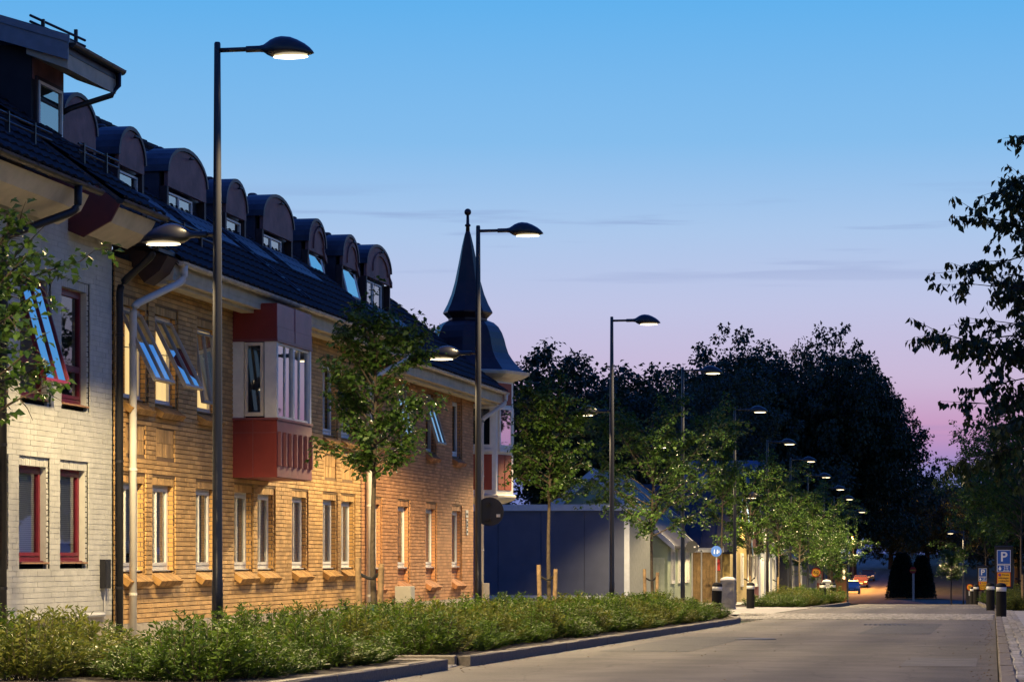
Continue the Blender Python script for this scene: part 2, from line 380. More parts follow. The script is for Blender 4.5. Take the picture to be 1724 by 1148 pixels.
# pale flag band across the crossing, drain grate
it = MB()
for c_ in range(15): it.box(-6.1 + c_ * .41, -6.1 + c_ * .41 + .395, 72.0, 72.38, zr(72.2) + .125 - .03, zr(72.2) + .125 + .006)
struct('crossing_flags', it, mat('pale_flag', (.45, .38, .27), .8, var=.2, scale=8))
mb = MB()
for k in range(9): mb.box(-3.0 + k * .115, -3.0 + k * .115 + .06, 61.0, 61.5, zr(61) + .001, zr(61) + .012)
g_ = thing('drain_grate', 'slotted iron drain grate set in the asphalt before the crossing', 'drain', (-2.5, 61.2, zr(61)))
mb.build('grate_bars', mat('cast_iron', (.03, .03, .03), .5, metal=.6), g_)

# ------------------------------------------------------------------ building materials
M_BRY = mat('yellow_brick', (.57, .345, .135), .85, var=.14, scale=3, stain=.18, sscale=.8, island=.24, bump=.25, bscale=120)
M_BRR = mat('red_brick', (.53, .265, .115), .85, var=.14, scale=3, stain=.18, sscale=.8, island=.24, bump=.25, bscale=120)
M_BRW = mat('white_painted_brick', (.50, .495, .445), .8, var=.10, scale=5, island=.06, bump=.25, bscale=90, stain=.25, sscale=1.2)
M_MORT = mat('grey_mortar', (.23, .145, .075), .95, var=.2, scale=20)
M_MORTW = mat('painted_mortar', (.44, .435, .39), .9, var=.2, scale=20)
M_PLIN = mat('concrete_plinth', (.42, .37, .29), .9, var=.2, scale=5, bump=.3, bscale=60, stain=.25)
M_RVY = brick_reveal_mat('yellow_brick_reveal', (.60, .335, .105), (.50, .28, .085), (.13, .10, .07))
M_RVR = brick_reveal_mat('red_brick_reveal', (.55, .245, .10), (.45, .20, .08), (.13, .10, .07))
M_WHT = mat('white_paint', (.72, .70, .64), .45, var=.08, scale=9)
M_REDF = mat('crimson_paint', (.15, .010, .022), .45, var=.15, scale=9)
M_GLASS = glass_mat('window_glass')
M_GLASS2 = glass_mat('window_glass_bright', refl=.42); M_GLASS3 = glass_mat('window_glass_clear', refl=.16)
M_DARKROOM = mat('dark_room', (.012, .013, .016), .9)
M_LIT = mat('lit_room', (.7, .5, .2), .9, emit=(1.0, .60, .16), es=1.25)
M_CURT = mat('lit_curtain', (.7, .6, .35), .9, emit=(1.0, .68, .25), es=.85)
def blind_mat(name, c, step=.028):
    m = bpy.data.materials.new(name); m.use_nodes = True; nt = m.node_tree; N = nt.nodes.new; L = nt.links.new; b = nt.nodes['Principled BSDF']
    tc = N('ShaderNodeTexCoord'); sp = N('ShaderNodeSeparateXYZ'); L(tc.outputs['Object'], sp.inputs[0])
    mu = N('ShaderNodeMath'); mu.operation = 'DIVIDE'; mu.inputs[1].default_value = step; L(sp.outputs['Z'], mu.inputs[0])
    fr = N('ShaderNodeMath'); fr.operation = 'FRACT'; L(mu.outputs[0], fr.inputs[0])
    r = N('ShaderNodeValToRGB'); L(fr.outputs[0], r.inputs[0]); r.color_ramp.elements[0].position = .55; r.color_ramp.elements[1].position = .8
    r.color_ramp.elements[0].color = (*c, 1); r.color_ramp.elements[1].color = tuple(x * .5 for x in c) + (1,)
    L(r.outputs[0], b.inputs['Base Color']); b.inputs['Roughness'].default_value = .6; MATS[name] = m; return m
M_BLIND = blind_mat('venetian_blind', (.72, .69, .60))
M_BLIND3 = blind_mat('beige_blind', (.62, .55, .40))
M_BLIND2 = blind_mat('roller_blind', (.40, .37, .28), .12)
M_TILE = mat('dark_roof_tile', (.024, .022, .028), .8, spec=.15, island=.3, var=.4, scale=4, bump=.2, bscale=40)
M_SHEET = mat('dark_sheet_metal', (.020, .020, .028), .5, metal=.1, spec=.3, c2=(.06, .06, .075), scale=1.6, bump=.15, bscale=30)
M_BROWN = mat('brown_panel', (.25, .115, .105), .65, var=.35, scale=2.2, bump=.2, bscale=20, stain=.4, sscale=2)
M_BROWN2 = mat('dark_brown_board', (.05, .025, .02), .6, var=.3, scale=6)
M_SOFF = mat('soffit_beige', (.50, .44, .33), .8, var=.15, scale=4, stain=.2)
M_GUTW = mat('pale_gutter', (.46, .43, .37), .5, var=.25, scale=6, stain=.3, sscale=4)
M_GUTB = mat('black_gutter', (.018, .018, .022), .4, metal=.2)
M_PIPEW = mat('white_downpipe', (.62, .59, .52), .4, var=.08, scale=5)
M_OXR = mat('ox_red_metal', (.19, .022, .018), .5, var=.15, scale=3, bump=.1, bscale=20)
M_OXM = mat('ox_red_metal_front', (.20, .05, .055), .45, var=.2, scale=3, bump=.1, bscale=20)

W = -13.0                                              # plane of the street fronts
def cut(iv, rects, z0, z1):
    out = iv
    for (a, b, c, d) in rects:
        if d <= z0 + .004 or c >= z1 - .004: continue
        nx = []
        for (s, e) in out:
            if b <= s or a >= e: nx.append((s, e)); continue
            if a > s: nx.append((s, a))
            if b < e: nx.append((b, e))
        out = nx
    return out
def brickwork(parent, y0, y1, z0, z1, rects, m, mm, proud=.016, x=W, gap=.013):
    mb = MB(); n = int(round((z1 - z0) / .075)); L = .2625
    for c in range(n):
        za = z0 + c * .075; zb = za + .075 - gap
        for (s, e) in cut([(y0, y1)], rects, za, zb):
            k = math.floor((s - y0) / L - (.5 if c % 2 else 0)); y = y0 + (k + (.5 if c % 2 else 0)) * L
            while y < e:
                a = max(y, s); b = min(y + L - gap * .3, e)
                if b - a > .02:
                    j = rnd.uniform(-.0022, .0022); p = x + j; q = x - proud - .01; nn = len(mb.v)
                    mb.v += [(q, a, za), (q, b, za), (q, b, zb), (q, a, zb), (p, a, za), (p, b, za), (p, b, zb), (p, a, zb)]
                    mb.f += [tuple(nn + i for i in f) for f in ((4, 5, 6, 7), (0, 1, 5, 4), (1, 2, 6, 5), (2, 3, 7, 6), (3, 0, 4, 7))]
                y += L
    tag(mb.build('brickwork', m, parent), kind='stuff')
    ys = sorted(set([y0, y1] + [v for r in rects for v in r[:2] if y0 < v < y1])); zs = sorted(set([z0, z1] + [v for r in rects for v in r[2:] if z0 < v < z1]))
    mb = MB(); xx = x - proud
    for a, b in zip(ys[:-1], ys[1:]):
        for c, d in zip(zs[:-1], zs[1:]):
            cy, cz = (a + b) / 2, (c + d) / 2
            if any(r[0] < cy < r[1] and r[2] < cz < r[3] for r in rects): continue
            mb.quad((xx, a, c), (xx, b, c), (xx, b, d), (xx, a, d))
    mb.build('wall', mm, parent)

def bars(mb, x0, x1, y0, y1, z0, z1, t, tb=None):
    tb = tb or t
    mb.box(x0, x1, y0, y0 + t, z0, z1); mb.box(x0, x1, y1 - t, y1, z0, z1)
    mb.box(x0 + .001, x1 - .001, y0 + t, y1 - t, z1 - t, z1); mb.box(x0 + .001, x1 - .001, y0 + t, y1 - t, z0, z0 + tb); return mb
def soldier(mb, y0, y1, z0, z1, xf, d=.05, w=.068, g=.009):
    n = max(1, int((y1 - y0) / (w + g))); s = (y1 - y0) / n
    for i in range(n): mb.box(xf - d, xf + rnd.uniform(-.003, .003), y0 + i * s + g / 2, y0 + (i + 1) * s - g / 2, z0, z1)

def sill_mesh(mb, y0, y1, zt, xo=W, run=.30, drop=.20, th=.10):
    d = Vector((run, 0, -drop)).normalized(); nrm = Vector((-d.z, 0, d.x)).normalized(); L = math.hypot(run, drop)
    n = max(1, round((y1 - y0) / .075)); s = (y1 - y0) / n; c0 = Vector((xo - .16, 0, zt)) + d * (L / 2) - nrm * th / 2
    for i in range(n):
        mb.obb((c0.x, y0 + (i + .5) * s, c0.z + rnd.uniform(-.002, .002)), d, (0, 1, 0), nrm, L / 2, s / 2 - .005, th / 2)

def window(parent, y0, y1, z0, z1, brick, rev, fm=M_WHT, tilt=0, back='blind', low_panel=0.0, mull=True, sill=True):
    """opening [y0,y1]x[z0,z1]; frame face .12 behind the wall face. Returns the wall cut-out."""
    xf = W - .12
    fr = MB(); bars(fr, xf - .07, xf, y0, y1, z0, z1, .045, .075)
    w = fr.build('window', fm, parent)
    sp = MB(); g = .006; t = .05; a, b, c, d = y0 + .05, y1 - .05, z0 + .08, z1 - .05
    if not tilt:
        bars(sp, xf - .05, xf + .012, a, b, c, d, t)
        if mull: sp.box(xf - .045, xf + .008, a + (b - a) * .42, a + (b - a) * .42 + .03, c + t, d - t)
        sp.build('sash', fm, w)
        MB().quad((xf - .02, a + t, c + t), (xf - .02, b - t, c + t), (xf - .02, b - t, d - t), (xf - .02, a + t, d - t)).build('pane', M_GLASS, w)
    else:
        t = .032; an = math.radians(tilt); dn = Vector((math.sin(an), 0, -math.cos(an))); nn = Vector((math.cos(an), 0, math.sin(an)))
        top = Vector((xf + .03, 0, d - .03)); Lh = (d - c) * .94
        def P(y, s, o): q = top + dn * s + nn * o; return (q.x, y, q.z)
        def bar(ya, yb, s0, s1):
            cc = top + dn * (s0 + s1) / 2; sp.obb((cc.x, (ya + yb) / 2, cc.z), dn, (0, 1, 0), nn, (s1 - s0) / 2, (yb - ya) / 2, .03)
        bar(a, a + t, 0, Lh); bar(b - t, b, 0, Lh); bar(a + t, b - t, 0, t); bar(a + t, b - t, Lh - t * 1.3, Lh)
        bar(a + (b - a) * .5 - .012, a + (b - a) * .5 + .012, t, Lh - t * 1.3)
        for yy in (a + .02, b - .02):                  # stays
            q = top + dn * (Lh * .55); sp.tube([(q.x, yy, q.z), (xf - .02, yy, c + (d - c) * .55)], .008, 5)
        sp.build('sash', mat('weathered_sash', (.34, .31, .26), .5) if fm is M_WHT else fm, w)
        MB().quad(P(a + t, t, .005), P(b - t, t, .005), P(b - t, Lh - t, .005), P(a + t, Lh - t, .005)).build('pane', M_GLASS3 if back == 'lit' else M_GLASS2, w)
    xb = xf - .065
    def plane(nm, x, m, yy0=y0 - .05, yy1=y1 + .05): MB().quad((x, yy0, z0 - .02), (x, yy1, z0 - .02), (x, yy1, z1 + .02), (x, yy0, z1 + .02)).build(nm, m, w)
    if back == 'blind':
        zc = z0 + (z1 - z0) * rnd.choice((-.02, -.02, -.02, .2, .45))
        MB().quad((xb, y0 - .05, zc), (xb, y1 + .05, zc), (xb, y1 + .05, z1 + .02), (xb, y0 - .05, z1 + .02)).build('blind', rnd.choice((M_BLIND, M_BLIND, M_BLIND3)), w)
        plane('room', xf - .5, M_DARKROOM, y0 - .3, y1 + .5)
    elif back == 'lit':
        plane('lit_room', xf - .8, M_LIT, y0 - .5, y1 + .9)
        cu = MB(); n = 16; ya = y0 + (y1 - y0) * .5; yb = y1
        for i in range(n):
            p0 = ya + (yb - ya) * i / n; p1 = ya + (yb - ya) * (i + 1) / n; o0 = .02 * math.sin(i * 1.9); o1 = .02 * math.sin((i + 1) * 1.9)
            cu.quad((xb + o0, p0, z0), (xb + o1, p1, z0), (xb + o1, p1, z1), (xb + o0, p0, z1))
        cu.build('curtain', M_CURT, w)
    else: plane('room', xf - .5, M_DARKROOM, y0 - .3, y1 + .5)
    # reveal and brick surround
    rv = MB(); xo = W - .030; xi = xf - .30
    rv.quad((xo, y0, z0 - low_panel), (xi, y0, z0 - low_panel), (xi, y0, z1), (xo, y0, z1))
    rv.quad((xo, y1, z0 - low_panel), (xo, y1, z1), (xi, y1, z1), (xi, y1, z0 - low_panel))
    rv.quad((xo, y0, z1), (xi, y0, z1), (xi, y1, z1), (xo, y1, z1))
    rv.quad((xo, y0, z0 - .002), (xo, y1, z0 - .002), (xi, y1, z0 - .002), (xi, y0, z0 - .002))
    if low_panel: rv.quad((xf, y0, z0 - low_panel), (xf, y1, z0 - low_panel), (xf, y1, z0), (xf, y0, z0))
    rv.build('reveal', rev, w)
    e = .075; su = MB(); zl = z0 - low_panel - .16 if sill else z0 - .10
    soldier(su, y0 - e, y1 + e, z1, z1 + .125, W - .03)
    for yy in (y0 - e, y1):
        zz = zl
        while zz < z1 - .02: su.box(W - .08, W - .03 + rnd.uniform(-.003, .003), yy + .002, yy + e - .002, zz, min(zz + .0625, z1)); zz += .075
    tag(su.build('surround', brick, w), kind='stuff')
    if sill:
        sm = MB(); sill_mesh(sm, y0 - .02, y1 + .06, z0 - low_panel + .04); tag(sm.build('sill', mat('sill_' + brick.name, tuple(x * .72 for x in ((.60, .335, .105) if 'yellow' in brick.name else (.55, .245, .10))), .9, var=.3, scale=9, island=.25), w), kind='stuff')
    if low_panel:
        MB().box(xf, xf + .07, y0, y1, z0 - .02, z0 + .012).build('sill_board', M_WHT, w)
    else:
        MB().box(xf - .02, xf + .05, y0, y1, z0 - .012, z0 + .010).build('sill_board', fm, w)
    return (y0 - e, y1 + e, zl, z1 + .125)

def gutter(parent, x, y0, y1, z, m, r=.065):
    mb = MB(); n = 8; L = max(2, round((y1 - y0) / .62))
    for i in range(L):
        a = y0 + (y1 - y0) * i / L; b = y0 + (y1 - y0) * (i + 1) / L - .012; rr = r + (.003 if i % 2 else 0)
        p0 = [(x + rr * math.cos(t), a, z + rr * math.sin(t)) for t in np.linspace(math.pi, 2 * math.pi, n)]
        p1 = [(q[0], b, q[2]) for q in p0]
        for k in range(n - 1): mb.quad(p0[k], p1[k], p1[k + 1], p0[k + 1])
        mb.quad(*[(q[0], q[1], q[2]) for q in p0])
        for k in range(n - 1):                          # joint collar
            c0 = [(x + (q[0] - x) * 1.08, b - .02, z + (q[2] - z) * 1.08) for q in p0]; c1 = [(q[0], b + .02, q[2]) for q in c0]
            mb.quad(c0[k], c1[k], c1[k + 1], c0[k + 1])
    mb.quad(*[(x + r * math.cos(t), y1, z + r * math.sin(t)) for t in np.linspace(math.pi, 2 * math.pi, n)])
    return mb.build('gutter', m, parent)
def pipe(parent, path, r, m):
    P = [Vector(p) for p in path]; out = [P[0]]
    for i in range(1, len(P) - 1):
        d0 = (P[i - 1] - P[i]).normalized(); d1 = (P[i + 1] - P[i]).normalized(); k = .14
        for t in (0, .25, .5, .75, 1):
            a = P[i] + d0 * k * (1 - t); b = P[i] + d1 * k * t; out.append(a.lerp(b, t))
    out.append(P[-1]); mb = MB(); mb.tube(out, r, 12)
    o = mb.build('downpipe', m, parent, True)
    z = P[-1].z + .9
    while z < P[-2].z - .3:
        MB().lathe([(r + .002, -.02), (r + .008, -.018), (r + .008, .018), (r + .002, .02)], (P[-1].x, P[-1].y, z), 12).build('pipe_collar', m, o); z += 1.9
    return o
def tiled_roof(parent, xe, ze, xr, zri, y0, y1, hang=.0):
    """front slope from the eave (xe,ze) up to the ridge (xr,zri); back slope plain"""
    d = Vector((xr - xe, 0, zri - ze)); L = d.length; d.normalize(); nn = Vector((-d.z, 0, d.x)); nn = nn if nn.z > 0 else -nn
    sl = MB(); th = .06
    pf = [(xe, y0, ze), (xr, y0, zri), (2 * xr - xe, y0, ze), (2 * xr - xe, y0, ze - th), (xr, y0, zri - th - .02), (xe, y0, ze - th)]
    sl.prism(pf, (0, y1 - y0, 0)); rf = sl.build('roof', M_SHEET, parent)
    mb = MB(); tw = .30; tl = .34; nc = max(1, round((y1 - y0) / tw)); tw = (y1 - y0) / nc; nr = int(L / tl)
    for r in range(nr):
        s0 = r * tl - .02; s1 = s0 + tl + .06
        for c in range(nc):
            ya = y0 + c * tw; b = Vector((xe, 0, ze)); row0 = []; row1 = []; n = len(mb.v)
            for i in range(5):
                u = i / 4; h = .018 + .028 * (math.sin(u * math.pi * 2) * .5 + .5); yy = ya + u * tw * 1.0
                lo = b + d * s0 + nn * (h + .035); hi = b + d * s1 + nn * h; un = b + d * s0 + nn * (h - .0)
                mb.v += [(lo.x, yy, lo.z), (hi.x, yy, hi.z), (un.x, yy, un.z)]
            for i in range(4):
                q = n + i * 3; mb.f.append((q, q + 3, q + 4, q + 1)); mb.f.append((q + 2, q + 5, q + 3, q))
    tag(mb.build('roof_tiles', M_TILE, rf), kind='stuff')
    rt = MB(); k = 0; y = y0
    while y < y1 - .05:
        e = min(y + .36, y1); rt.tube([(xr, y, zri + .035 + .01 * (k % 2)), (xr, e, zri + .05 + .01 * (k % 2))], .11, 8); y += .36; k += 1
    tag(rt.build('ridge_tiles', M_TILE, rf), kind='stuff')
    return rf
def snow_rail(parent, x, y0, y1, zf):
    z = zf(x); mb = MB()
    for k in (.14, .24): mb.tube([(x + .02, y0, z + k), (x + .02, y1, z + k)], .018, 6)
    y = y0 + .2
    while y < y1: mb.box(x - .02, x + .045, y - .015, y + .015, z - .02, z + .28); mb.tube([(x - .35, y, zf(x - .35) + .05), (x, y, z + .2)], .012, 5); y += .95
    return mb.build('snow_rail', M_GUTB, parent)

def dormer(parent, y0, y1, ztop, zroof, zpan, slope, ogee=False, open_=False, xd=-14.4):
    """round-headed dormer: shell, front panel, posts, window"""
    hw = (y1 - y0) / 2; cy = (y0 + y1) / 2; rise = .52; zs = ztop - rise
    def arch(h, r, n=14): return [(cy - h * math.cos(math.pi * i / n), zs + r * math.sin(math.pi * i / n)) for i in range(n + 1)]
    pr = [(cy - hw, zroof - .35)] + arch(hw, rise) + [(cy + hw, zroof - .35)]
    sh = MB(); sh.prism([(xd - .16, y, z) for y, z in pr], (-2.1, 0, 0))
    d = sh.build('dormer', M_SHEET, parent)
    # overhanging barrel edge
    pe = arch(hw + .045, rise + .045); pi = arch(hw - .02, rise - .02); ed = MB()
    for i in range(len(pe) - 1):
        ed.prism([(xd + .03, *pe[i]), (xd + .03, *pe[i + 1]), (xd + .03, *pi[i + 1]), (xd + .03, *pi[i])], (-.5, 0, 0))
    ed.build('roof_edge', M_SHEET, d)
    MB().lathe([(.10, -.03), (.10, .05), (.06, .075), (.01, .08)], (xd - .55, cy, ztop + .03), 10).build('vent_cap', M_SHEET, d)
    # front panel
    pp = [(cy - hw + .02, zpan)] + arch(hw - .025, rise - .03) + [(cy + hw - .02, zpan)]
    f = MB(); f.prism([(xd, y, z) for y, z in pp], (-.07, 0, 0)); f.build('front_panel', M_BROWN, d)
    MB().tube([(xd + .0, cy + .1, ztop - .12), (xd + .09, cy + .1, ztop - .13), (xd + .10, cy - .12, ztop - .13)], .016, 6).build('hook', M_GUTB, d)
    if ogee:                                            # raised moulding
        mo = MB(); a1 = [(cy - (hw * .62) * math.cos(math.pi * i / 12) + .1, zs - .12 + .42 * math.sin(math.pi * i / 12)) for i in range(13)]
        for i in range(12):
            (ya, za), (yb, zb) = a1[i], a1[i + 1]; mo.prism([(xd + .035, ya, za), (xd + .035, yb, zb), (xd + .035, yb, zb + .07), (xd + .035, ya, za + .07)], (-.04, 0, 0))
        mo.tube([(xd + .03, cy - .02, zs + .33), (xd + .03, cy - .02, ztop - .12)], .014, 5); mo.build('moulding', M_BROWN, d)
        we = MB(); we.prism([(xd + .03, y1 - .28, zs - .02), (xd + .03, y1 + .06, zs - .20), (xd + .03, y1 + .06, zs - .33), (xd + .03, y1 - .05, zs - .27)], (-.1, 0, 0)); we.build('shoulder', M_BROWN, d)
    for yy in (y0, y1 - .11): MB().box(xd - .15, xd - .01, yy + .003, yy + .105, zroof - .15, zpan).build('corner_post', M_BROWN2, d)
    # window
    a, b = y0 + .13, y1 - .13; zb = zroof + .02
    if hw > .9: b = y1 - .62
    fr = MB(); bars(fr, xd - .15, xd - .08, a, b, zb, zpan - .06, .035)
    if hw > .9: fr.box(xd - .145, xd - .082, (a + b) / 2 - .025, (a + b) / 2 + .025, zb + .035, zpan - .095)
    fr.build('window_frame', M_WHT, d)
    if open_:
        an = math.radians(14); t = Vector((xd - .06, 0, zpan - .08)); e = t + Vector((math.sin(an), 0, -math.cos(an))) * (zpan - zb - .12)
        MB().quad((t.x, a + .04, t.z), (t.x, b - .04, t.z), (e.x, b - .04, e.z), (e.x, a + .04, e.z)).build('pane', M_GLASS2, d)
        s = MB()
        for yy in (a + .02, b - .02): s.tube([(t.x, yy, t.z), (e.x, yy, e.z)], .022, 4)
        s.tube([(e.x, a, e.z), (e.x, b, e.z)], .024, 4); s.build('sash', M_WHT, d)
    else:
        MB().quad((xd - .11, a + .03, zb + .03), (xd - .11, b - .03, zb + .03), (xd - .11, b - .03, zpan - .09), (xd - .11, a + .03, zpan - .09)).build('pane', M_GLASS2, d)
    # worn sheet flashing below the dormer
    xa, za = xd + .02, zroof + .075; ln = .62
    MB().quad((xa, y0 - .05, za), (xa, y1 + .1, za), (xa + ln, y1 + .1, za - ln * slope), (xa + ln, y0 - .05, za - ln * slope)).build('apron', mat('lead_apron', (.055, .06, .075), .5, metal=.2, c2=(.025, .025, .033), scale=2.5), d)
    return d

# ------------------------------------------------------------------ yellow brick house
SL = .79
Y0A, Y1A = 36.80, 52.05
hA = thing('brick_house', 'long yellow brick house with row of round dormers and tilted lit windows', 'house', (W, 44.4, -.4))
low = [37.14, 38.62, 40.85, 43.05, 44.48, 46.78, 49.03, 50.49]
rects = []
for i, y in enumerate(low): rects.append(window(hA, y, y + 1.03, .80, 2.16, M_BRY, M_RVY, back='blind'))
for y, t, bk in ((37.25, 27, 'lit'), (38.74, 27, 'lit'), (40.92, 7, 'lit'), (49.03, 0, 'dark'), (50.49, 0, 'dark')):
    rects.append(window(hA, y, y + 1.03, 3.45, 4.86, M_BRY, M_RVY, tilt=t, back=bk))
BAY0, BAY1 = 42.88, 45.17
rects.append((BAY0 + .02, BAY1 - .02, 2.46, 5.6))
for y in (37.3, 38.75, 49.1, 50.5): rects.append((y, y + .92, 2.60, 3.05))
brickwork(hA, Y0A, Y1A, .0, 5.55, rects, M_BRY, M_MORT)
for y in (37.3, 38.75, 49.1, 50.5):
    mb = MB(); soldier(mb, y, y + .92, 2.605, 2.822, W - .025); soldier(mb, y, y + .92, 2.83, 3.047, W - .025); tag(mb.build('panel', M_BRY, hA), kind='stuff')
    MB().quad((W - .034, y, 2.6), (W - .034, y + .92, 2.6), (W - .034, y + .92, 3.05), (W - .034, y, 3.05)).build('panel_back', M_MORT, hA)
MB().box(W - .5, W - .004, Y0A, Y1A - .02, -1.2, 0).build('plinth', M_PLIN, hA)
MB().box(W - .9, W - .55, Y0A + .2, Y1A - .2, -.5, 5.5).build('inner_wall', M_DARKROOM, hA)
rfA = tiled_roof(hA, -12.42, 5.62, -17.4, 5.62 + 4.98 * SL, 38.05, 54.1)
gutter(hA, -12.40, 38.1, 54.1, 5.60, M_GUTW)
ev = MB(); ev.box(-13.05, -12.5, 38.05, 54.08, 5.31, 5.40); ev.box(-12.56, -12.49, 38.052, 54.078, 5.395, 5.56); ev.box(-12.85, -12.62, 38.06, 54.06, 5.25, 5.312); ev.build('eave_board', M_SOFF, hA)
ck = MB(); ck.prism([(-13.05, 37.55, 5.75), (-12.42, 37.55, 5.62), (-12.55, 37.55, 5.40), (-12.80, 37.55, 5.22), (-13.05, 37.55, 5.55)], (0, .5, 0)); ck.build('eave_cheek', M_BROWN2, hA)
tiled_roof(hA, -12.46, 5.72, -17.4, 5.72 + 4.94 * SL, 36.76, 38.04)
pipe(hA, [(-12.40, 38.3, 5.56), (-12.40, 38.3, 5.32), (-12.90, 37.33, 4.85), (-12.90, 37.33, -.45)], .058, M_PIPEW)
pipe(hA, [(-12.40, 53.9, 5.56), (-12.40, 53.9, 5.30), (-12.90, 52.38, 4.75), (-12.90, 52.38, -.7)], .058, M_PIPEW)
MB().box(W - .1, W + .004, Y1A - .012, Y1A + .03, -.3, 5.3).build('movement_joint', M_DARKROOM, hA)
zfA = lambda x: 5.62 + (-12.42 - x) * SL + .05
snow_rail(rfA, -13.15, 38.4, 42.6, zfA)
lad = MB()
for yy in (46.2, 46.55): lad.tube([(-12.6, yy, zfA(-12.6) + .05), (-16.9, yy, zfA(-16.9) + .05)], .02, 5)
for k in range(14): x = -12.8 - k * .3; lad.tube([(x, 46.2, zfA(x) + .05), (x, 46.55, zfA(x) + .05)], .014, 5)
lad.build('roof_ladder', M_GUTB, rfA)
for a, b, zt, og in ((38.3, 39.85, 8.40, 0), (40.92, 42.28, 8.28, 0), (43.52, 45.82, 8.38, 0), (47.02, 48.42, 8.28, 0), (49.55, 51.82, 8.38, 0), (53.02, 54.0, 8.3, 1)):
    if og: b = 54.45
    dormer(hA, a, b, zt, zfA(-14.4) - .05 if not og else 6.95, 7.60, SL, bool(og), bool(og))
# oriel
bx0, bx1 = W - .02, -12.21
by = MB(); by.box(bx0, bx1, BAY0, BAY1, 2.40, 3.40); bay = by.build('oriel', M_OXR, hA)
mb = MB(); mb.box(bx1 + .002, bx1 + .010, BAY0 + .0, BAY1, 3.20, 3.395); mb.box(bx1 + .002, bx1 + .010, BAY0, BAY1, 2.41, 2.60)
mb.box(bx1 + .002, bx1 + .006, BAY0 + .003, BAY1 - .003, 2.60, 3.20); mb.build('front_sheet', M_OXM, bay)
for k in range(7):
    y = BAY0 + .1 + k * (BAY1 - BAY0 - .2) / 6
    MB().prism([(bx1 + .007, y - .05, 2.605), (bx1 + .055, y - .03, 2.605), (bx1 + .055, y + .03, 2.605), (bx1 + .007, y + .05, 2.605)], (0, 0, .59)).build('rib', M_OXM, bay)
MB().box(bx0, bx1 + .03, BAY0 - .03, BAY1 + .03, 3.395, 3.435).build('ledge', M_OXM, bay)
MB().box(bx0, bx1 + .02, BAY0 - .02, BAY1 + .02, 4.755, 4.80).build('ledge', M_OXM, bay)
MB().box(bx0 + .374, bx0 + .386, BAY0 - .008, BAY0, 2.40, 3.39).build('sheet_seam', M_OXM, bay)
MB().box(bx0, bx1, BAY0 - .006, BAY0, 3.17, 3.185).build('sheet_seam', M_OXM, bay)
MB().box(bx0, bx1, BAY0, BAY1, 4.80, 5.42).build('upper_panel', M_OXR, bay)
mb = MB(); mb.box(bx1, bx1 + .012, BAY0 + .005, BAY1 - .005, 4.80, 5.02); mb.box(bx1, bx1 + .008, BAY0 + .005, BAY1 - .005, 5.025, 5.42); mb.box(bx1 + .008, bx1 + .02, (BAY0 + BAY1) / 2 - .01, (BAY0 + BAY1) / 2 + .01, 4.81, 5.42)
mb.build('upper_sheet', mat('ox_red_pale', (.26, .085, .105), .45, var=.2, scale=3), bay)
fr = MB()                                               # side with casement, corner post, front glazing
for xx in (bx0, bx1 - .22): fr.box(xx, xx + .22, BAY0, BAY0 + .10, 3.435, 4.755)
fr.box(bx1 - .10, bx1, BAY1 - .12, BAY1, 3.435, 4.755); fr.box(bx0, bx1 - .1, BAY1 - .06, BAY1 - .002, 3.435, 4.755)
bars(fr, bx1 - .09, bx1 - .02, BAY0 + .10, BAY1 - .12, 3.437, 4.753, .04)
mid = (BAY0 + BAY1) / 2; fr.box(bx1 - .085, bx1 - .01, mid - .05, mid + .05, 3.47, 4.71)
for q in (.27, .73): fr.box(bx1 - .08, bx1 - .03, BAY0 + .1 + q * (BAY1 - BAY0 - .22) - .018, BAY0 + .1 + q * (BAY1 - BAY0 - .22) + .018, 3.47, 4.71)
fr.build('glazing_frame', M_WHT, bay)
cs = MB(); xa, xb = bx0 + .235, bx1 - .235; yv = BAY0 - .02
cs.box(xa, xa + .055, yv, yv + .05, 3.46, 4.74); cs.box(xb - .055, xb, yv, yv + .05, 3.46, 4.74); cs.box(xa + .055, xb - .055, yv + .001, yv + .049, 4.685, 4.74); cs.box(xa + .055, xb - .055, yv + .001, yv + .049, 3.46, 3.53)
cs.build('casement', mat('cream_paint', (.62, .55, .42), .5, var=.1), bay)
MB().quad((xa + .05, yv + .025, 3.52), (xb - .05, yv + .025, 3.52), (xb - .05, yv + .025, 4.69), (xa + .05, yv + .025, 4.69)).build('pane', M_GLASS, bay)
MB().quad((bx1 - .05, BAY0 + .12, 3.47), (bx1 - .05, BAY1 - .14, 3.47), (bx1 - .05, BAY1 - .14, 4.72), (bx1 - .05, BAY0 + .12, 4.72)).build('pane', M_GLASS2, bay)
cu = MB()
for i in range(10):
    ya = BAY0 + .2 + i * .19
    if i in (2, 3, 6, 7): continue
    cu.quad((bx1 - .16, ya, 3.45), (bx1 - .19, ya + .17, 3.45), (bx1 - .19, ya + .17, 4.74), (bx1 - .16, ya, 4.74))
cu.build('curtain', mat('grey_curtain', (.4, .4, .42), .9), bay)
MB().box(bx0 - .4, bx0 + .02, BAY0 + .12, BAY1 - .1, 3.44, 4.75).build('room', M_DARKROOM, bay)

